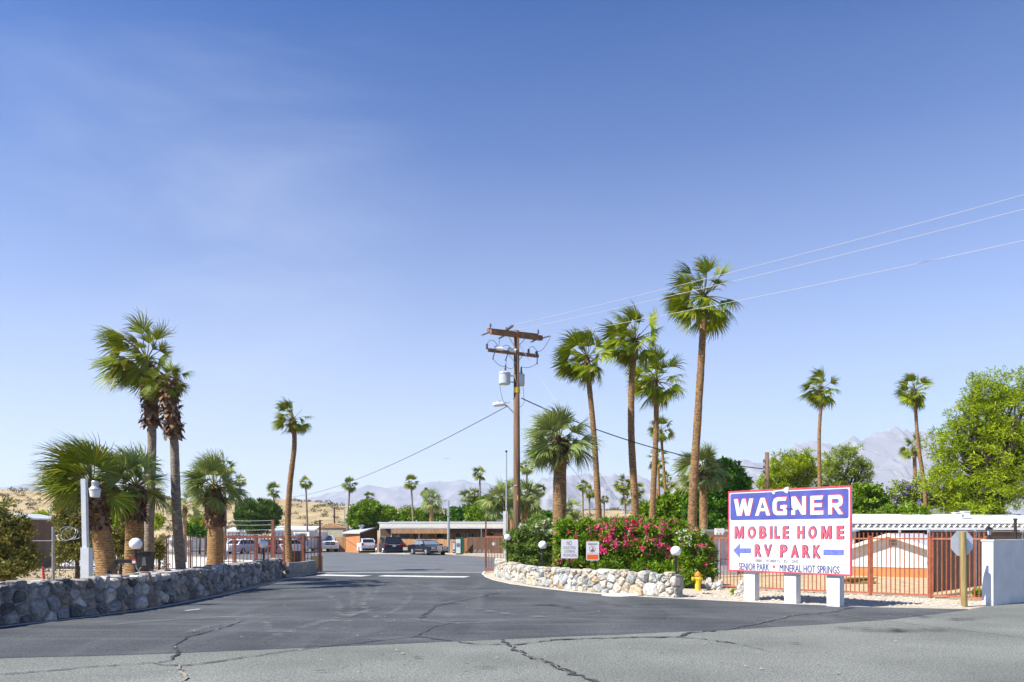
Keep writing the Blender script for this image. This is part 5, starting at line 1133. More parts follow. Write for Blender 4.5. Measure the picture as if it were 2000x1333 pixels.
# pitted rocks
def craggy(label, px, py, w_, h_, seed, name='rock'):
    c0 = G(px, py); rr = random.Random(seed); T = MB()
    n = 12; m_ = 8; prof = []
    for i in range(m_ + 1):
        for k in range(n):
            ph = math.pi * i / m_; th = 6.2832 * k / n; f = rr.uniform(.62, 1.15)
            T.v.append((w_ / 2 * math.sin(ph) * math.cos(th) * f, w_ * .3 * math.sin(ph) * math.sin(th) * f, h_ / 2 - h_ / 2 * math.cos(ph) * f * .95))
    for i in range(m_):
        for k in range(n): a = i * n + k; b = i * n + (k + 1) % n; T.f.append((a, b, b + n, a + n))
    o = T.build(name, M['stoneR'], None, loc=c0); tag(o, label, 'rock', 'pitted pale rocks on the gravel'); return o
craggy('pitted pale rock right of the hydrant, left half of a pair', 1385, 1153, .30, .46, 1); craggy('low pitted pale rock touching its taller neighbour by the dark bush', 1399, 1153, .42, .30, 2)
craggy('jagged pale rock leaning at the fence foot beside the hydrant', 1407, 1151, .20, .36, 3); craggy('upright pitted rock against the first sign post', 1447, 1160, .26, .48, 4); craggy('small low rock in front of the first sign post', 1440, 1165, .26, .2, 5)

# ---------------------------------------------------------------- utility pole
d = 36.0; c0 = GX(1009.5, d); T = thing('utility_pole', 'tall wooden utility pole with two crossarms and grey transformers', 'utility pole', c0); s = d / 1500
pz = lambda x, y, dy=0: Vector(((x - 1009.5) * s * (d + dy) / d + (x - 1000) * 0, dy, EYE + (1044 - y) * (d + dy) / 1500)) if dy == 0 else P(x, y, d + dy) - c0
top = pz(1007.5, 646).z
q = MB(); q.tube([(0.02, 0, -.1), (0, 0, 3), (-.02, 0, top)], [.185, .17, .125], 14); q.build('pole', M['wood'], T, True)
q = MB(); q.lathe([(.158, pz(0, 768).z), (.158, pz(0, 758).z)], (0, 0, 0), 14); q.build('yellow_band', M['yellow'], T)
q = MB(); q.box((.03, -.178, pz(0, 973).z), (.05, .01, .24)); q.build('yellow_tag', M['yellow'], T)
q = MB(); q.box((-.06, -.175, pz(0, 949).z), (.13, .01, .035)); q.build('number_tag', M['signw'], T)
def arm(x0, y0, x1, y1, dd0, dd1, w_, name='crossarm'):
    a = P(x0, y0, d + dd0) - c0; b = P(x1, y1, d + dd1) - c0; MB().bar(a, b, w_ * .8, w_).build(name, M['arm'], T); return a, b
a1, b1 = arm(958, 648, 1058, 661, -.9, .75, .22)
a1b, b1b = arm(953, 646, 1050, 657, -.55, 1.05, .2)
a2, b2 = arm(954, 684, 1051, 696, -.9, .75, .15)
q = MB()
for x, sgn in ((991, 1), (1026, 1)):
    q.bar(a1.lerp(b1, (x - 958) / 100.) + up * -.08, pz(1008, 683) + Vector((0, -.12, 0)), .035, .02)
for x in (991, 1020): q.bar(a2.lerp(b2, (x - 954) / 97.) + up * -.05, pz(1008, 713) + Vector((0, -.12, 0)), .03, .02)
q.build('brace', M['galv'], T)
def insulator(p, h=.28, r=.055):
    q = MB(); q.lathe([(.015, 0), (.015, h * .35), (r, h * .4), (r * .6, h * .5), (r, h * .6), (r * .5, h * .7), (r * .7, h * .85), (.02, h)], p, 10); q.build('insulator', M['insul'], T)
insulator(a1.lerp(b1, .0) + up * .1); insulator(a1.lerp(b1, .93) + up * .1, .3); insulator(a1.lerp(b1, .30) + up * .1, .2)
def dead_end(a, b, r=.05):
    q = MB(); a = Vector(a); b = Vector(b); q.tube([a, a.lerp(b, .12)], .015, 6); n = 5
    for k in range(n): t0 = .12 + .76 * k / n; t1 = t0 + .1; q.tube([a.lerp(b, t0), a.lerp(b, t0 + .03), a.lerp(b, t1)], [r * .5, r, r * .5], 8)
    q.tube([a.lerp(b, .88), b], .018, 6); q.build('dead_end_insulator', M['insul'], T)
e1 = P(938, 661, d - 3) - c0; e1 = a1 + Vector((-.42, -.25, -.24)); dead_end(a1 + Vector((-.02, 0, -.02)), e1)
dead_end(a1.lerp(b1, .30) + up * -.05, a1.lerp(b1, .30) + Vector((-.38, -.2, -.30))); dead_end(a1.lerp(b1, .92) + up * -.05, a1.lerp(b1, .92) + Vector((-.36, -.2, -.28)))
dE = b1 + Vector((.42, -.2, .06)); dead_end(b1, dE)
dF = P(1004, 635, d - 1.6) - c0; dead_end(a1.lerp(b1, .28) + up * .13, dF, .07)
# fuse cutouts on the lower arm
def cutout(p, ang):
    q = MB(); o = Vector((-.05, -.12, 0)); q.tube([p + o + up * .18, p + o + Vector((-.02, -.02, -.05))], .05, 8); q.tube([p + o + Vector((.06, 0, .22)), p + o + Vector((ang, -.1, -.38))], .022, 6); q.ball(p + o + Vector((ang, -.1, -.40)), .04, 8, 5); q.build('fuse_cutout', M['insul'], T)
for f, an in ((.16, -.12), (.42, -.14), (.98, .04)): cutout(a2.lerp(b2, f), an)
for f in (.19, .45): q = MB(); p = a2.lerp(b2, f); q.tube([p + Vector((-.14, -.16, .10)), p + Vector((.22, -.16, .06))], .085, 10); q.build('arrester', M['white'], T)
for f in (-.03, .80): q = MB(); p = a2.lerp(b2, f); q.lathe([(.03, .02), (.055, .04), (.055, .26), (.03, .28)], p, 8); q.build('arrester', M['insul'], T)
# transformers
for px_, py0, py1, r, yy_ in ((985.5, 730, 752, .27, -.1), (1016.5, 732, 753, .20, .12)):
    z0_, z1_ = pz(0, py1).z, pz(0, py0).z; xx = (px_ - 1009.5) * s
    q = MB(); q.lathe([(r * .92, z0_), (r, z0_ + .03), (r, z1_ - .05), (r * 1.06, z1_ - .05), (r * 1.06, z1_), (r * .7, z1_ + .07), (.001, z1_ + .09)], (xx, yy_, 0), 20)
    o = q.build('transformer', mat('transformer_grey' + str(px_), (.52, .56, .60), (.46, .50, .54), 3, .35), T)
    q = MB(); q.lathe([(.03, z1_ + .06), (.06, z1_ + .10), (.035, z1_ + .16), (.055, z1_ + .2), (.03, z1_ + .26), (.045, z1_ + .3), (.015, z1_ + .4)], (xx + .04, yy_ - .05, 0), 10); q.build('bushing', M['insul'], o)
    q = MB(); q.bar((xx, yy_, z1_ - .12), (0, 0, z1_ - .12), .07, .05); q.bar((xx, yy_, z0_ + .12), (0, 0, z0_ + .12), .07, .05); q.build('bracket', M['galv'], o)
# cobra-head street light on an arm
q = MB(); am = [pz(1006, 810), pz(1000, 803), pz(992, 795), pz(984, 790)]; q.tube(am, .035, 8); q.build('lamp_arm', M['galv'], T)
q = MB(); h0 = pz(986, 791); q.tube([h0 + Vector((.05, -.02, 0)), h0 + Vector((-.1, -.04, .02)), h0 + Vector((-.3, -.05, .02)), h0 + Vector((-.5, -.06, 0)), h0 + Vector((-.58, -.06, -.01))], [.05, .095, .12, .10, .02], 12); q.build('street_lamp_head', M['white'], T, True)
q = MB(); q.ball(h0 + Vector((-.25, -.05, .15)), .035, 8, 5); q.build('photocell', M['dark'], T)
# drop leads
q = MB()
def sagl(a, b, sg, n=10): a = Vector(a); b = Vector(b); return [a.lerp(b, t / n) + Vector((0, 0, -4 * sg * (t / n) * (1 - t / n))) for t in range(n + 1)]
for a, b, sg in ((a2.lerp(b2, -.03) + up * .28, a2.lerp(b2, .2) + up * .15, -.25), (a2.lerp(b2, .2) + up * .2, a1.lerp(b1, .30) + Vector((-.3, -.2, -.3)), -.05), (a2.lerp(b2, .24) + up * .1, a2.lerp(b2, .46) + up * .15, -.2), (a2.lerp(b2, .16) + Vector((-.17, -.2, -.4)), pz(988, 716), .12), (a2.lerp(b2, .42) + Vector((-.17, -.2, -.4)), pz(988, 716), .0), (pz(988, 716), pz(1003, 718), .08), (a2.lerp(b2, .98) + Vector((0, -.2, -.4)), pz(1018, 717), .10), (dE, a2.lerp(b2, .99) + up * .2, .18), (a2.lerp(b2, .80) + up * .28, a2.lerp(b2, .98) + up * .2, -.18),
    (pz(974, 735), pz(986, 786), .35), (pz(1020, 740), pz(1024, 785), -.0), (pz(986, 786), pz(1003, 779), .1), (pz(1024, 785), pz(1012, 795), .1)):
    q.tube(sagl(a, b, sg), .012, 5, False)
q.build('drop_leads', M['insul'], T)
# lines
def wire(label, pts, r, m, grp='overhead wires'):
    q = MB(); q.tube(pts, r, 5, False); o = q.build('power_line', m, None); tag(o, label, 'wire', grp); return o
dw = 1
def far_end(p0, px, py, dd, ext, sg):
    e = P(px, py, dd); n = 24; f = e + (e - p0) * ext
    L_ = (f - p0).length; out = []
    for i in range(n + 1):
        t = i / n; out.append(p0.lerp(f, t) + Vector((0, 0, -4 * sg * t * (1 - t))))
    # lift so the wire still passes the picture point
    tt = 1 / (1 + ext); k = 4 * sg * tt * (1 - tt) / tt
    return [p + Vector((0, 0, k * i / n)) for i, p in enumerate(out)]
wire('uppermost pale wire rising to the top right from the utility pole', far_end(c0 + dF, 2000, 381, 23.2, .7, .30), .010, M['wirew'])
wire('middle pale wire rising to the right from the utility pole', far_end(c0 + a1b.lerp(b1b, .55) + up * .15, 2000, 409, 23.6, .7, .30), .010, M['wirew'])
wire('lowest of the three pale wires crossing the tall palms', far_end(c0 + dE, 2000, 470, 24.0, .7, .30), .010, M['wirew'])
wire('thin grey wire sagging from the utility pole down to the far left', sagl(c0 + pz(992, 793), P(560, 972, 96), .9, 24), .022, M['insul'])
hd = c0 + pz(1018, 778); e = P(1490, 916, 40)
wire('thick black service wire from the utility pole to the short pole on the right', sagl(hd, e, .55, 26), .026, M['wire'])
wire('pale guy wire from the top of the utility pole into the hedge', [c0 + pz(1016, 676), P(1060, 745, 35.5), P(1115, 832, 34), P(1175, 931, 32.8), P(1250, 1052, 31.2)], .010, M['wirew'], 'guy wires')
wire('lower pale guy wire of the utility pole into the hedge', [c0 + pz(1014, 786), P(1078, 866, 35), P(1170, 981, 33.2), P(1230, 1052, 31.6)], .010, M['wirew'], 'guy wires')
q = thing('wooden_pole', 'short dark wooden pole behind the left part of the big sign', 'utility pole', GX(1498, 40)); MB().tube([(0, 0, -.1), (0, 0, P(0, 884, 40).z)], [.13, .11], 10).build('pole', M['wood'], q, True)
mb = MB(); [mb.lathe([(.02, z), (.05, z + .03), (.05, z + .1), (.02, z + .13)], (-.18, -.05, 0), 8) for z in (5.75, 5.45, 5.2)]; mb.bar((-.18, -.05, 5.2), (-.1, 0, 5.2), .03); mb.bar((-.18, -.05, 5.9), (-.05, 0, 5.9), .03); mb.bar((-.18, -.05, 5.15), (-.18, -.05, 5.9), .02); mb.build('insulators', M['insul'], q)
# flag pole & lot lamp & far poles
q = thing('flag_pole', 'slim bare grey flag pole with a dark ball left of the utility pole', 'flag pole', GX(989, 58)); zt = P(0, 884, 58).z
MB().tube([(0, 0, 0), (0, 0, zt)], [.07, .045], 8).build('pole', M['galv'], q); MB().ball((0, 0, zt + .07), .09, 10, 6).build('ball', M['dark'], q)
q = thing('white_post', 'square white post with a bracket at the right end of the carport', 'post', GX(987, 60)); zt = P(0, 999, 60).z; MB().box((0, 0, zt / 2), (.35, .3, zt)).build('post', M['white'], q); MB().bar((-.4, 0, zt - .1), (0, 0, zt - .4), .08).build('bracket', M['galv'], q)
q = thing('parking_lot_lamp', 'thin pale light pole with a floodlight beside the black sedan', 'lamp post', GX(876, 77)); zt = P(0, 977, 77).z
MB().tube([(0, 0, 0), (0, 0, 2.6), (0, 0, zt)], [.15, .13, .08], 8).build('pole', M['galv'], q); mb = MB(); mb.tube([(0, 0, zt - .1), (-.2, 0, zt), (-.32, 0, zt)], .035, 6); mb.build('arm', M['galv'], q); mb = MB(); mb.box((-.36, -.05, zt - .1), (.12, .2, .3)); mb.build('floodlight', M['galv'], q); MB().box((-.05, -.15, 4.2), (.24, .16, .7)).build('meter_box', M['galv'], q)
for px, py, dd, lab, m_ in ((653, 992, 93, 'dark thin pole below the hill, left of the two', 'wood'), (673, 990, 93, 'pale thin pole below the hill right of the dark one', 'galv'), (402, 955, 74, 'dark wooden pole standing behind the squat palm at the gate', 'wood'), (99, 988, 52, 'thin grey pole beside the yellow green tree at left', 'galv')):
    q = thing('thin_pole', lab, 'pole', GX(px, dd)); zt = P(0, py, dd).z; r = .11 if m_ == 'wood' else .06; MB().tube([(0, 0, -.1), (0, 0, zt)], [r, r * .8], 8).build('pole', M[m_], q)
    MB().bar((-.3, 0, zt - .12), (.3, 0, zt - .12), .05).build('crossarm', M[m_], q)
# cable coil / transformer platform on the hill
q = thing('water_tank', 'small pale tank with dark platform behind the squat palm at the gate', 'tank', GX(388, 74)); mb = MB(); mb.lathe([(.28, P(0, 976, 74).z), (.28, P(0, 962, 74).z), (.05, P(0, 960, 74).z)], (0, 0, 0), 12); mb.build('tank', M['galv'], q)
mb = MB(); z = P(0, 976, 74).z; mb.box((.5, 0, z - .05), (1.5, .5, .1)); mb.bar((.7, 0, z), (.7, 0, 0), .16); mb.box((.75, 0, z + .35), (.8, .1, .08)); mb.bar((.5, 0, z), (.5, 0, z + .35), .05); mb.bar((1.0, 0, z), (1.0, 0, z + .35), .05); mb.build('platform', M['dark'], q)
# bird
q = MB(); c = Vector((0, 0, 0)); q.tube([(-.22, 0, 0), (-.1, 0, .02), (.08, 0, .02), (.2, 0, 0)], [.01, .05, .05, .015], 6)
q.add([(0, .04, .02), (.06, .04, .02), (-.1, .35, .16), (-.25, .62, .0), (-.12, .3, .1)], [(0, 1, 2, 3, 4)]); q.add([(0, -.04, .02), (.06, -.04, .02), (-.1, -.35, .16), (-.25, -.62, .0), (-.12, -.3, .1)], [(4, 3, 2, 1, 0)])
o = q.build('bird', M['dark'], None, loc=P(873, 897, 150)); o.rotation_euler = (0, 0, R(70)); tag(o, 'small dark bird gliding over the carport', 'bird')
# ---------------------------------------------------------------- vehicles (local: x forward, y left, z up)
def arc_cut(xc, r, z0, n=8):
    a0 = math.acos(min(1, (z0 * .0) )) if 0 else 0
    return [(xc + r * math.cos(math.pi * k / n), z0 + r * .98 * math.sin(math.pi * k / n)) for k in range(n + 1)]
def vehicle(name, label, cat, loc, rz, L_, W_, sill, top, green, xf, xr, wr, paint, glass='glass', group=None, kind='sedan', bed=None):
    """top: outline rear->front of the lower body; green: (rear belt x, rear top x, front top x, front belt x, belt z, roof z)"""
    T = thing(name, label, cat, loc, rz, group)
    bot = []
    for xc in (xf, xr): bot += arc_cut(xc, wr * 1.14, sill)
    poly = list(top) + [(top[-1][0], sill + .05), (top[-1][0] - .06, sill)] + bot + [(top[0][0] + .06, sill), (top[0][0], sill + .05)]
    n = len(poly); mb = MB(); hw = W_ / 2; cz = sill + .4
    def ring(y, f, fx=1.0): return [(x * fx, y, cz + (z - cz) * f if z > cz else z) for x, z in poly]
    rings = [ring(-hw + .02, .90, .985), ring(-hw, .95, .99) if 0 else ring(-hw - .0, .93, .99), ring(-hw + .14, 1.0), ring(hw - .14, 1.0), ring(hw, .93, .99)]
    rings = rings[1:]
    vs = [p for r_ in rings for p in r_]; fs = [tuple(range(n)), tuple(range(len(rings) * n - 1, (len(rings) - 1) * n - 1, -1))]
    for k in range(len(rings) - 1):
        for i in range(n): fs.append((k * n + i, (k + 1) * n + i, (k + 1) * n + (i + 1) % n, k * n + (i + 1) % n))
    mb.add(vs, fs)
    xb0, xt0, xt1, xb1, bz, rf = green; yb = hw - .06; yt = hw - .24
    bzl = bz - .04
    Gp = {}
    for sy in (-1, 1): Gp[sy] = [Vector((xb0, sy * yb, bzl)), Vector((xb1, sy * yb, bzl)), Vector((xt1, sy * yt, rf - .04)), Vector((xt0, sy * yt, rf - .04))]
    a, b = Gp[-1], Gp[1]
    rc = [Vector(((xt0 + .05), 0, rf)), Vector((xt1 - .05, 0, rf))]
    mb.add(a + b + rc, [(0, 1, 2, 3), (7, 6, 5, 4), (1, 5, 6, 9, 2), (0, 3, 8, 7, 4), (3, 2, 9, 8), (8, 9, 6, 7)])
    body = mb.build('body', M[paint], T)
    # windows
    def inset(q, i, off, l=(.0, 1.0)):
        q = [Vector(v) for v in q]; nrm = (q[1] - q[0]).cross(q[3] - q[0]).normalized()
        A = lambda u, v: q[0].lerp(q[1], u).lerp(q[3].lerp(q[2], u), v)
        c = (q[0] + q[1] + q[2] + q[3]) / 4
        if nrm.dot(c - Vector((0, 0, bz))) < 0: nrm = -nrm
        u0, u1 = l; return [A(u0 + i, .12) + nrm * off, A(u1 - i, .12) + nrm * off, A(u1 - i, .90) + nrm * off, A(u0 + i, .90) + nrm * off]
    splits = {'sedan': (.04, .22, .55, .97), 'wagon': (.03, .30, .62, .97), 'cab': (.05, .45, .97), 'van': (.04, .34, .66, .97)}[kind]
    for sy in (-1, 1):
        for u0, u1 in zip(splits[:-1], splits[1:]): MB().add(inset(Gp[sy], .012, .008, (u0, u1)), [(0, 1, 2, 3)]).build('side_window', M[glass], T)
    MB().add(inset([a[1], b[1], b[2], a[2]], .05, .01), [(0, 1, 2, 3)]).build('windscreen', M['glassb' if kind != 'van' else 'glass'], T)
    MB().add(inset([a[0], b[0], b[3], a[3]], .07, .01), [(0, 1, 2, 3)]).build('rear_window', M['glass'], T)
    # wheels
    for xc in (xf, xr):
        for sy in (-1, 1):
            q = MB(); y0 = sy * (hw - .22); y1 = sy * (hw + .005); q.tube([(xc, y0, wr), (xc, y0 + (y1 - y0) * .1, wr), (xc, y0 + (y1 - y0) * .9, wr), (xc, y1, wr)], [wr * .94, wr, wr, wr * .93], 20); wo = q.build('wheel', M['tyre'], T)
            q = MB(); q.tube([(xc, y1 - sy * .02, wr), (xc, y1 + sy * .012, wr)], [wr * .66, wr * .60], 16)
            for k in range(5): an = k * 1.2566; q.bar((xc, y1 + sy * .016, wr), (xc + wr * .58 * math.cos(an), y1 + sy * .016, wr + wr * .58 * math.sin(an)), .05, .02)
            q.build('rim', M['chrome'], wo)
    MB().box((0, 0, sill + .12), (L_ * .9, W_ * .8, .16)).build('underbody', M['dark'], T)
    return T, Gp
def plate(T, x, z, w_=.33, h=.16):
    MB().box((x, 0, z), (.02, w_, h)).build('licence_plate', M['signw'], T)
def lights(T, x, z, y, h, w_, m, name, dx=.06):
    for sy in (-1, 1): MB().box((x, sy * y, z), (dx, w_, h)).build(name, M[m], T)
CG = 'cars parked before the brown board fence'
# black sedan
hl = 5.2 / 2
T, g_ = vehicle('sedan', 'black formal sedan with white-walled chrome grille facing out, parked right of the minivan', 'car', GX(835, 75, .012), R(-58), 5.2, 1.92, .22,
    [(-hl, .50), (-hl + .02, .86), (-hl + .10, .95), (-hl + 1.1, .99), (.0, .97), (hl - 1.55, .96), (hl - .9, .90), (hl - .1, .80), (hl, .70), (hl + .02, .42)], (-1.72, -1.02, .35, 1.12, .98, 1.43), hl - .98, -hl + 1.15, .335, 'carblack', 'glassb', CG)
lights(T, hl + .0, .68, .62, .14, .38, 'lampclear', 'headlight'); plate(T, hl + .05, .42); MB().box((hl + .0, 0, .67), (.08, .55, .22)).build('grille', M['chrome'], T)
q = MB(); q.box((hl + .03, 0, .50), (.08, 1.86, .07)); [q.box((0, sy * .965, .50), (4.6 if 0 else 1.7, .02, .05)) for sy in (-1, 1)]; q.build('trim_strip', M['chrome'], T)
for sy in (-1, 1): MB().box((.95, sy * 1.04, 1.0), (.16, .2, .13)).build('wing_mirror', M['carblack'], T)
lights(T, -hl - .0, .75, .7, .16, .4, 'lampred', 'tail_light')
# dark minivan seen from behind
hl = 5.05 / 2
T, g_ = vehicle('minivan', 'dark blue-black minivan seen from behind between the white hatchback and the sedan', 'car', GX(759, 80, .012), R(112), 5.05, 1.98, .22,
    [(-hl, .45), (-hl - .01, .75), (-hl + .04, 1.05), (-hl + .3, 1.10), (.6, 1.05), (hl - 1.2, 1.02), (hl - .3, .88), (hl, .70), (hl + .02, .42)], (-hl + .06, -hl + .42, .55, hl - 1.15, 1.06, 1.74), hl - .95, -hl + 1.0, .35, 'cargrey', 'glass', CG, 'van')
lights(T, -hl - .01, 1.0, .80, .20, .30, 'lampred', 'tail_light'); plate(T, -hl - .03, .82); MB().box((-hl - .03, 0, .94), (.03, 1.1, .04)).build('chrome_strip', M['chrome'], T)
for sy in (-1, 1): q = MB(); q.tube([(-1.9, sy * .72, 1.79), (.4, sy * .72, 1.79)], .022, 6); q.build('roof_rail', M['chrome'], T)
for sy in (-1, 1): MB().box((1.15, sy * 1.09, 1.12), (.15, .2, .16)).build('wing_mirror', M['cargrey'], T)
lights(T, hl, .72, .7, .14, .4, 'lampclear', 'headlight')
# white hatchback
hl = 4.5 / 2
T, g_ = vehicle('hatchback', 'white hatchback parked nose-in at the left end of the row, dark rear window', 'car', GX(709, 85, .012), R(118), 4.5, 1.77, .2,
    [(-hl, .45), (-hl - .01, .80), (-hl + .05, 1.08), (-hl + .4, 1.10), (.3, 1.0), (hl - 1.1, .95), (hl - .3, .80), (hl, .62), (hl + .02, .38)], (-hl + .08, -hl + .5, .35, hl - .85, 1.02, 1.55), hl - .9, -hl + .85, .32, 'carwhite', 'glass', CG, 'wagon')
lights(T, -hl - .01, .92, .74, .24, .22, 'lampred', 'tail_light', .05); plate(T, -hl - .02, .62); MB().box((-hl - .02, 0, .36), (.05, 1.5, .2)).build('bumper', M['cargrey'], T)
for sy in (-1, 1): MB().box((.95, sy * .98, 1.03), (.14, .18, .13)).build('wing_mirror', M['carwhite'], T)
lights(T, hl, .66, .62, .14, .36, 'lampclear', 'headlight')
# white pickup
hl = 5.8 / 2
T, g_ = vehicle('pickup_truck', 'white pickup truck facing out beside the small orange-brown shed', 'truck', GX(632, 88, .012), R(-62), 5.8, 2.02, .38,
    [(-hl, .60), (-hl, 1.30), (-.55, 1.30), (1.05, 1.27), (hl - .5, 1.22), (hl - .06, 1.16), (hl, 1.0), (hl + .04, .55)], (-.62, -.38, .85, 1.45, 1.27, 1.92), hl - .95, -hl + 1.25, .42, 'carwhite', 'glass', None, 'cab')
lights(T, hl + .0, .98, .78, .22, .34, 'lampclear', 'headlight'); q = MB(); q.box((hl + .02, 0, .98), (.06, 1.1, .34)); q.build('grille', M['black'], T)
q = MB(); q.box((hl + .055, 0, .98), (.03, 1.14, .05)); q.box((hl + .055, 0, .98), (.03, .06, .36)); q.build('grille_cross', M['chrome'], T)
MB().box((hl + .08, 0, .62), (.14, 1.9, .18)).build('bumper', M['chrome'], T); plate(T, hl + .17, .62)
MB().box((-1.75, 0, 1.302), (2.1, 1.7, .01)).build('bed_shade', M['dark'], T)  # dark slab on the solid body, painted shade of the open bed
for sy in (-1, 1): MB().box((1.25, sy * 1.13, 1.38), (.14, .24, .26)).build('wing_mirror', M['black'], T)
lights(T, -hl, 1.05, .9, .4, .14, 'lampred', 'tail_light')
# cars beyond the gate
for px, d, rz, cm, lab in ((566, 80, 75, 'carwhite', 'white car half hidden behind the bars left of the white box trailer'), (536, 79, 82, 'cargrey', 'dark blue car glimpsed through the gate bars'), (478, 80, 70, 'carwhite', 'white car far left behind the red-brown fence bars')):
    hl = 4.6 / 2
    T, g_ = vehicle('parked_car', lab, 'car', GX(px, d, .012), R(rz), 4.6, 1.8, .2,
        [(-hl, .45), (-hl, .95), (-hl + .9, 1.0), (.3, .98), (hl - 1.1, .95), (hl - .2, .80), (hl, .60), (hl + .02, .38)], (-hl + .3, -hl + .9, .35, hl - 1.0, .98, 1.48), hl - .9, -hl + .95, .32, cm, 'glass', 'cars seen through the gate bars')
    lights(T, -hl - .01, .82, .66, .18, .36, 'lampred', 'tail_light'); plate(T, -hl - .02, .6); lights(T, hl, .66, .62, .14, .36, 'lampclear', 'headlight')
T = thing('box_trailer', 'white box trailer parked left of the white pickup', 'trailer', GX(607, 86), R(-20)); q = MB(); q.box((0, 0, 1.35), (2.1, 3.6, 1.8)); q.build('box', M['white'], T)
q = MB(); q.box((0, 0, .42), (1.7, 3.2, .1)); q.bar((0, -1.8, .4), (0, -2.7, .4), .08); q.build('chassis', M['dark'], T)
for sx in (-1, 1): q = MB(); q.tube([(sx * .95, .3, .34), (sx * 1.1, .3, .34)], .33, 14); q.build('wheel', M['tyre'], T)
q = MB(); q.add([(-.35, -1.805, 1.3), (.75, -1.805, 1.3), (.75, -1.805, 2.1), (-.35, -1.805, 2.1)], [(0, 1, 2, 3)]); q.build('window', M['glassb'], T)

# ---------------------------------------------------------------- carport and board fence
d = 82; c0 = GX(860, d); T = thing('carport_building', 'long low carport building with a flat cream-white roof and brown boards', 'building', c0); s = d / 1500
def B(x0, x1, y0, y1, dd0, dd1):   # box given by picture bounds on its front face
    a = GX(x0, dd0); b = GX(x1, dd0); z0 = P(0, y1, dd0).z; z1 = P(0, y0, dd0).z
    return Vector(((a.x + b.x) / 2, (dd0 + dd1) / 2, (z0 + z1) / 2)) - c0, (b.x - a.x, dd1 - dd0, z1 - z0)
MB().box(*B(741, 1000, 1023, 1030.5, d - .6, d - .4)).build('fascia', M['cream'], T)
MB().box(*B(738, 1003, 1020.2, 1022.6, d - .62, d + 11)).build('roof', M['whitem'], T)
q = MB(); q.box(*B(760, 985, 1018.6, 1019.6, d + 1, d + 1.3)); [q.box(*B(x, x + 2, 1016, 1020, d + 2, d + 2.3)) for x in (768, 812, 858, 905, 948)]; q.build('roof_pipe', M['galv'], T)
q = MB(); q.box(*B(969, 982, 1013, 1019.5, d + 3, d + 4)); q.build('roof_cooler', M['galv'], T)
MB().box(*B(742, 1000, 1030.8, 1032.6, d - .6, d - .3)).build('gutter', M['whitem'], T)
q = MB()
for i in range(47):
    x = 765 + i * 2.35; q.box(*B(x, x + 2.3, 1033.2, 1042 + (i % 3) * .5, d - .59 + (i % 2) * .012, d - .54 + (i % 2) * .012))
q.build('upper_boards', M['brownwood'], T)
q = MB()
for i in range(52):
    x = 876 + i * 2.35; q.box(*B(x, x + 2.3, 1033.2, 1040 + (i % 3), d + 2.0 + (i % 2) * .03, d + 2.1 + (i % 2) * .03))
q.build('shaded_boards', M['dkwood'], T)  # dark board colour paints in the shade under the roof
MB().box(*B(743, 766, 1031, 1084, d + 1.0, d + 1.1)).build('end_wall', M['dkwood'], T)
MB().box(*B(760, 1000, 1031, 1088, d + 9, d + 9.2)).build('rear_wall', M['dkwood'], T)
q = MB(); q.box(*B(764, 1000, 1040, 1053.2, d + 8.6, d + 8.8)); q.build('cream_wall', M['creamwall'], T)
for x0, x1 in ((767, 776), (780, 800), (808, 816), (820, 826), (836, 846), (853, 868), (890, 900), (908, 915), (922, 934), (950, 965)):
    f = MB().box(*B(x0, x1, 1042, 1051, d + 8.42, d + 8.49)).build('window', M['glass' if x0 % 4 else 'glassb'], T)
    MB().box(*B(x0 - 1.2, x1 + 1.2, 1041, 1052, d + 8.5, d + 8.57)).build('frame', M['white'], f)
for x, dd in ((741.5, d - .5), (764, d - .3), (818, d + .5), (877, d - .2), (940, d - .2), (984, d - .3)):
    MB().box(*B(x - .9, x + .9, 1031, 1085, dd, dd + .12)).build('post', M['white'], T)
# fences in front of it
def board_fence(label, x0, x1, dd0, dd1, y0, m, seed, grp=None):
    a = GX(x0, dd0); b = GX(x1, dd1); T = thing('board_fence', label, 'fence', a, 0, grp); rr = random.Random(seed); L_ = (b - a).length; n = int(L_ / .15); dr = (b - a).normalized(); an = math.atan2(dr.y, dr.x); z = P(0, y0, dd0).z; q = MB()
    for i in range(n):
        h = z + rr.uniform(-.03, .03); q.box(dr * ((i + .5) / n * L_) + up * (h / 2), (L_ / n - .012, .025 + rr.uniform(0, .012), h), an)
    q.build('boards', m, T); q = MB(); nn = Vector((-dr.y, dr.x, 0))
    for zz in (.3, z - .3): q.bar(nn * .05 + up * zz, b - a + nn * .05 + up * zz, .05, .09)
    q.build('rails', m, T); return T
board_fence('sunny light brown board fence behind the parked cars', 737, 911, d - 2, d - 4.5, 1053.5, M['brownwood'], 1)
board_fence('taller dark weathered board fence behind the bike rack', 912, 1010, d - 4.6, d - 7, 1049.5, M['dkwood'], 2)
q = struct(MB().box(((GX(990, 76).x + GX(735, 79).x) / 2, 77.4, .05), (14, 2.4, .1), R(-9)).build('kerb', M['conc'], None), 'pale concrete kerb in front of the board fence')
T = thing('arch_panel', 'arched orange-brown panel behind the green newspaper box', 'panel', GX(904, d - 5.2)); mb = MB(); poly = [(-.1, 0), (.42, 0), (.42, 1.62), (-.55, 1.62), (-.55, 1.5)] + [(-.55 + .45 * math.sin(a), 1.05 + .42 * math.cos(a)) for a in (0, .4, .8, 1.2, 1.57)] 
mb.prism(poly, lambda u, v: (u, 0, v), lambda u, v: (u, .06, v)); mb.build('panel', M['orangewall'], T)
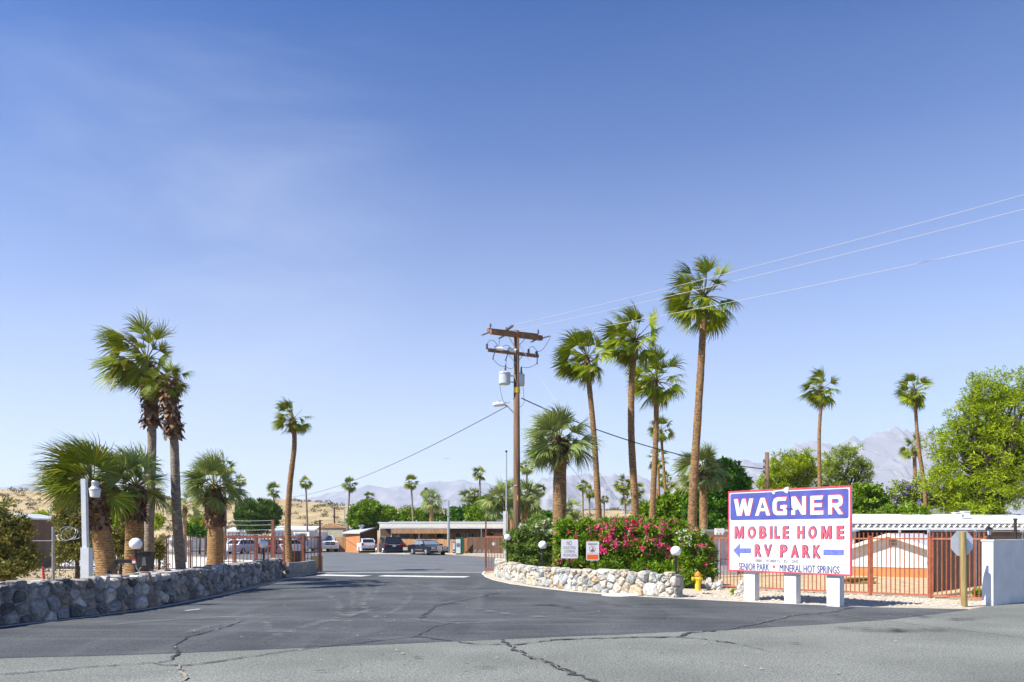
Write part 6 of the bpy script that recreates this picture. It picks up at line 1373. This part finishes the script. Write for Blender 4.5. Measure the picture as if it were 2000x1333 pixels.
# shed
d2 = 86; a = GX(675, d2); T = thing('small_shed', 'small orange-brown shed with a sloping grey roof behind the white hatchback', 'building', a)
def sp(x, y, dd): return P(x, y, dd) - a
w0, w1, w2, w3 = GX(675, d2) - a, GX(703, d2 - 2.5) - a, GX(737, d2 + 2) - a, GX(708, d2 + 5) - a
hL, hR = 2.05, 2.75
q = MB(); q.add([w0, w1, w1 + up * hL, w0 + up * hL], [(0, 1, 2, 3)]); q.build('front_wall', M['orangewall'], T)
q = MB(); q.add([w1, w2, w2 + up * hR, w1 + up * hL], [(0, 1, 2, 3)]); q.add([w2, w3, w3 + up * hR, w2 + up * hR], [(0, 1, 2, 3)]); q.add([w3, w0, w0 + up * hL, w3 + up * hR], [(0, 1, 2, 3)]); q.build('shaded_side_wall', M['dkwood'], T)  # sides coloured dark to stand for shade beside the lit orange front
q = MB(); o1 = (w0 - w2).normalized() * .35; r4 = [w0 + up * hL + o1, w1 + up * hL - o1 * .2 + Vector((0, -.4, 0)), w2 + up * hR - o1 * .2, w3 + up * hR]; r4 = [v + up * .02 for v in r4]; q.add(r4 + [v + up * .14 for v in r4], [(3, 2, 1, 0), (4, 5, 6, 7), (0, 1, 5, 4), (1, 2, 6, 5), (2, 3, 7, 6), (3, 0, 4, 7)]); rf_ = q.build('roof', M['roofg'], T)
q = MB(); q.lathe([(.25, 0), (.25, .3), (.4, .35), (.4, .5), (.05, .6)], (w0 + w2) / 2 + up * 2.55, 12); q.build('roof_vent', M['galv'], rf_)
board_fence('small light brown gate of boards between the pickup and the shed', 656, 674, 87, 87, 1049, M['brownwood'], 4)
# newspaper boxes and bike rack
T = thing('newspaper_box', 'blue and white newspaper box, lower one of the pair', 'newspaper box', GX(887, 76.6)); MB().box((0, .2, .62), (.30, .40, 1.24)).build('cabinet', M['blue'], T); MB().box((-.03, -.01, .70), (.22, .03, .9)).build('door', M['signw'], T); MB().box((-.03, -.03, .42), (.14, .03, .16)).build('coin_box', M['dark'], T)
T = thing('newspaper_box', 'taller dark green newspaper box with pale front, right one of the pair', 'newspaper box', GX(898, 75.8)); mb = MB(); mb.prism([(0, .05), (1.0, .05), (1.0, 1.45), (.9, 1.6), (.65, 1.7), (0, 1.7)], lambda u, v: (.02 - .42, u * .55, v), lambda u, v: (.42, u * .55, v)); mb.build('cabinet', M['green'], T)
MB().box((-.16, -.02, .82), (.46, .04, 1.4)).build('door', mat('pale_green_panel', (.55, .66, .60), (.70, .74, .70), 8, .4), T); MB().box((-.16, -.05, .95), (.34, .02, .35)).build('window', M['glassb'], T)
T = thing('bike_rack', 'low galvanised bike rack of slanted loops before the dark fence', 'bike rack', GX(938, 75))
q = MB(); q.tube([(-.9, 0, .04), (1.6, -.3, .04)], .02, 6)
q.build('base_rail', M['galv'], T)
for k in range(4): x = -.75 + k * .45; q = MB(); q.tube([(x, 0, .03), (x + .12, -.02, .3), (x + .3, -.03, .5), (x + .36, -.03, .48), (x + .3, -.03, .3), (x + .28, -.03, .03)], .02, 6); q.build('loop', M['galv'], T)
q = thing('dead_flood_sign', 'small yellow and dark sign board on the left board fence', 'sign', GX(794, 77)); MB().box((0, 0, .55), (.7, .06, .3)).build('board', M['creamwall'], q); MB().bar((0, .04, 0), (0, .04, .5), .06).build('leg', M['dark'], q); q.name = 'low_board_sign'; q['label'] = 'low cream board standing between the minivan and the sedan'

# ---------------------------------------------------------------- far mobile homes
def mobile_home(label, x0, x1, dd, ytop, depth=5, wall='whitem', wins=4, roofm='whitem', grp='far white mobile homes', gable=None, ybot=None):
    a = GX(x0, dd); b = GX(x1, dd); c = (a + b) / 2; W_ = (b - a).x; z1 = P(0, ytop, dd).z; T = thing('mobile_home', label, 'mobile home', c, 0, grp)
    MB().box((0, depth / 2, z1 / 2 + .1), (W_, depth, z1 - .3)).build('wall', M[wall], T)
    q = MB(); q.prism([(-.3, z1 - .05), (depth / 2, z1 + .35), (depth + .3, z1 - .05), (depth + .3, z1 - .22), (-.3, z1 - .22)], lambda u, v: (-W_ / 2 - .3, u, v), lambda u, v: (W_ / 2 + .3, u, v)); q.build('roof', M[roofm], T)
    MB().box((0, .1, .16), (W_ - .1, .16, .32)).build('skirting', M['creamwall'], T)
    for k in range(wins):
        x = -W_ / 2 + W_ * (k + .5) / wins; f = MB().box((x, -.03, z1 * .55), (min(1.4, W_ / wins * .55), .06, z1 * .33)).build('window', M['white'], T); MB().box((x, -.07, z1 * .55), (min(1.2, W_ / wins * .47), .03, z1 * .27)).build('pane', M['glassb'], f)
    return T
mobile_home('white mobile home left of the conifer beyond the gate', 444, 492, 92, 1036, 5, wins=3)
mobile_home('long white mobile home right of the conifer with dark porch openings', 530, 612, 93, 1033, 6, wins=5)
mobile_home('white mobile home roof showing over the white pickup', 614, 676, 94, 1035, 6, wins=4)
mobile_home('pale mobile home behind the first tall thin post at far left', 330, 372, 88, 1052, 5, wins=2)
mobile_home('low white building seen between the desert bushes at far left', 58, 92, 60, 1048, 5, wins=2)
T = thing('brown_gable', 'small brown gabled roof poking over the white mobile homes', 'building', GX(645, 91)); q = MB(); q.prism([(-1.6, 2.75), (0, 3.3), (1.7, 2.75)], lambda u, v: (u, 0, v), lambda u, v: (u, 4, v)); q.build('roof', M['brownwood'], T); MB().box((0, 2, 1.37), (3.0, 3.8, 2.72)).build('wall', M['creamwall'], T)
T = thing('dark_shed', 'dark shed with a pale roof hidden in the bush at far left', 'building', GX(36, 44)); W_ = 1.1
MB().box((0, 1.5, P(0, 1012, 44).z / 2), (W_ * 1.1, 3, P(0, 1012, 44).z)).build('wall', M['dkwood'], T)
z1 = P(0, 1012, 44).z; q = MB(); q.add([(-.8, -.3, z1 + .2), (.8, -.3, z1 - .1), (.8, 3.3, z1 - .1), (-.8, 3.3, z1 + .2)] + [(-.8, -.3, z1 + .28), (.8, -.3, z1 - .02), (.8, 3.3, z1), (-.8, 3.3, z1 + .3)], [(3, 2, 1, 0), (4, 5, 6, 7), (0, 1, 5, 4), (1, 2, 6, 5), (2, 3, 7, 6), (3, 0, 4, 7)]); q.build('roof', M['roofg'], T)
f = MB().box((-.25, -.04, 2.2), (.5, .06, 1.2)).build('window', M['glassb'], T)

# ---------------------------------------------------------------- right side houses
a = GX(1383, 40); b = GX(1655, 41); T = thing('mobile_home', 'long white mobile home with tan eaves hidden behind the big sign', 'mobile home', (a + b) / 2); W_ = (b - a).length
MB().box((0, 3, 1.05), (W_, 6, 1.5)).build('wall', M['white'], T); MB().box((0, 2.9, .18), (W_ - .1, 5.7, .35)).build('skirting', M['orangewall'], T)
MB().box((0, 3, 1.98), (W_ + .3, 6.3, .34)).build('eaves', M['creamwall'], T); MB().box((0, 3, 2.2), (W_ + .5, 6.6, .1)).build('roof', M['whitem'], T)
for k in range(3): f = MB().box((-2.2 + 2.4 * k, -.03, 1.2), (1.0, .06, .7)).build('window', M['galv'], T); MB().box((-2.2 + 2.4 * k, -.07, 1.2), (.86, .03, .56)).build('pane', M['glassb'], f)
T = thing('cooler_box', 'white cooler box on a thin post left of the big sign', 'cooler', GX(1405, 33)); z = P(0, 1044, 33).z; MB().bar((0, 0, 0), (0, 0, z), .05).build('post', M['galv'], T); MB().box((0, 0, z + .12), (.34, .3, .27)).build('box', M['white'], T)
T = thing('door_steps', 'dark steps against the white mobile home left of the sign', 'steps', GX(1416, 38)); q = MB(); q.box((0, 0, .12), (.9, .9, .24)); q.box((0, .2, .34), (.9, .5, .2)); q.build('treads', M['galv'], T); q = MB(); q.bar((-.5, -.4, 0), (-.5, -.4, .8), .04); q.bar((-.5, -.4, .8), (.5, -.2, .75), .04); q.bar((.5, -.2, 0), (.5, -.2, .75), .04); q.build('handrail', M['dark'], T)
# gabled low house
C0 = Vector((17.7, 36, 0)); gd = Vector((.8, -.6, 0)); rd = Vector((.6, .8, 0)); T = thing('low_gabled_house', 'low white gabled house with a louvred vent and orange-brown base behind the fence', 'building', C0)
hw = 2.15; ez, pz_ = 1.20, 1.98; b0 = .45
def gp(u, t, z): return gd * u + rd * t + up * z
q = MB(); LR = 9.5
q.add([gp(-hw, 0, b0), gp(hw, 0, b0), gp(hw, 0, ez), gp(0, 0, pz_), gp(-hw, 0, ez)], [(0, 1, 2, 3, 4)]); q.add([gp(hw, 0, b0), gp(hw, LR, b0), gp(hw, LR, ez), gp(hw, 0, ez)], [(0, 1, 2, 3)]); q.add([gp(-hw, 0, b0), gp(-hw, LR, b0), gp(-hw, LR, ez), gp(-hw, 0, ez)], [(3, 2, 1, 0)]); q.add([gp(-hw, LR, b0), gp(hw, LR, b0), gp(hw, LR, ez), gp(0, LR, pz_), gp(-hw, LR, ez)], [(4, 3, 2, 1, 0)]); q.build('wall', M['white'], T)
q = MB(); h2 = hw - .03; q.add([gp(-h2, .03, 0), gp(h2, .03, 0), gp(h2, .03, b0), gp(-h2, .03, b0)], [(0, 1, 2, 3)]); q.add([gp(h2, .03, 0), gp(h2, LR, 0), gp(h2, LR, b0), gp(h2, .03, b0)], [(0, 1, 2, 3)]); q.add([gp(-h2, .03, 0), gp(-h2, LR, 0), gp(-h2, LR, b0), gp(-h2, .03, b0)], [(3, 2, 1, 0)]); q.build('base_wall', M['orangewall'], T)
q = MB(); sl = (pz_ - ez) / hw
for sg in (-1, 1):
    n = 44
    vs = []
    for i in range(n + 1):
        t = -.35 + (LR + .5) * i / n; dz = .035 * (1 if i % 2 else -1); vs += [gp(0, t, pz_ + .06 + dz * .5), gp(sg * (hw + .25), t, ez - sl * .25 + .06 + dz * .5)]
    q.add(vs, [(2 * i, 2 * i + 1, 2 * i + 3, 2 * i + 2) for i in range(n)])
rf_ = q.build('roof', M['roofg'], T)
q = MB()
for sg in (-1, 1): q.bar(gp(0, -.36, pz_ + .0), gp(sg * (hw + .26), -.36, ez - sl * .26), .05, .16)
q.build('barge_board', M['cream'], T)
f = MB(); f.add([gp(x, -.012, z) for x, z in ((-.02, 1.38), (.30, 1.38), (.30, 1.80), (-.02, 1.80))], [(0, 1, 2, 3)]); f = f.build('vent', M['dark'], T); q = MB()
for k in range(6): q.bar(gp(-.02, -.02, 1.40 + k * .072), gp(.30, -.02, 1.40 + k * .072), .03, .03)
q.build('louvre', M['white'], f)
T = thing('timber_stack', 'small pile of pale boards against the low gabled house', 'boards', GX(1680, 31)); q = MB(); rr = random.Random(3)
for k in range(5): q.box((rr.uniform(-.1, .1), rr.uniform(-.1, .1), .04 + k * .05), (1.3, .16, .045), rr.uniform(-.2, .3))
q.build('boards', M['postwood'], T)
# white scalloped carport behind
d = 43; x0, x1 = GX(1648, d).x, GX(2140, d).x; T = thing('white_carport', 'long white carport with a wavy scalloped edge above the slatted fence', 'carport', Vector(((x0 + x1) / 2, d, 0))); cx = (x0 + x1) / 2; W_ = x1 - x0
zf = P(0, 1030, d).z; zb = P(0, 1009.5, d + 6).z
q = MB(); n = int(W_ / .34); vs = []
for i in range(n * 2 + 1):
    x = -W_ / 2 + W_ * i / (n * 2); dz = .13 if i % 2 else -.03; vs += [(x, 0, zf + dz), (x, 6, zb + dz * .5)]
q.add(vs, [(2 * i, 2 * i + 2, 2 * i + 3, 2 * i + 1) for i in range(n * 2)]); q.build('corrugated_awning', M['whitem'], T)
MB().box((0, .22, zf + .22), (W_, .12, .05)).build('roof_trim', M['cream'], T)
q = MB(); q.add([(-W_ / 2, .3, zf + .25), (W_ / 2, .3, zf + .25), (W_ / 2, 6.4, zb + .18), (-W_ / 2, 6.4, zb + .18)], [(0, 1, 2, 3)]); q.add([(-W_ / 2, .5, zf + .36), (-W_ / 2, 6.4, zb + .18), (-W_ / 2, 6.4, zb - .2), (-W_ / 2, .5, zf - .05)], [(0, 1, 2, 3)]); q.build('roof', M['whitem'], T)
MB().box((0, -.05, zf - .09), (W_ + .1, .12, .14)).build('gutter', M['whitem'], T)
MB().box((0, 6.5, zb / 2), (W_, .15, zb)).build('rear_wall', M['dkwood'], T)
for k in range(6): MB().box((-W_ / 2 + .6 + k * (W_ - 1.2) / 5, .1, (zf - .1) / 2), (.1, .1, zf - .1)).build('post', M['white'], T)
for px, py0, w_, h_ in ((1869, 1003, .38, .34), (1885, 1000, .34, .3)):
    c = P(px, py0 + 6, d + 3) - Vector((cx, d, 0)); q = MB(); q.box(c, (w_, .4, h_)); q.box(c + up * (h_ / 2 + .05), (w_ * 1.15, .46, .05)); q.build('roof_vent', M['white'], T)
q = thing('vent_pipe', 'short black pipe standing over the slatted fence at the right edge', 'pipe', GX(1984, 30)); MB().tube([(0, 0, 0), (-.02, 0, P(0, 1016, 30).z)], .055, 8).build('pipe', M['dark'], q); MB().lathe([(.075, 0), (.075, .06)], (-.02, 0, P(0, 1016, 30).z), 8).build('cap', M['dark'], q)

# ---------------------------------------------------------------- haze: closed air box, sky outside
q = MB(); q.box((0, 3350, 309.5), (13800, 7000, 621)); hz = q.build('haze', None, None); m = bpy.data.materials.new('haze_air'); m.use_nodes = True; t = m.node_tree; t.nodes.remove(t.nodes['Principled BSDF'])
pv = t.nodes.new('ShaderNodeVolumePrincipled'); pv.inputs['Color'].default_value = (.66, .78, 1.0, 1); pv.inputs['Density'].default_value = HAZE; pv.inputs['Anisotropy'].default_value = .1
t.links.new(pv.outputs[0], t.nodes['Material Output'].inputs['Volume']); hz.data.materials.append(m); hz['kind'] = 'stuff'; hz['label'] = 'thin desert haze'
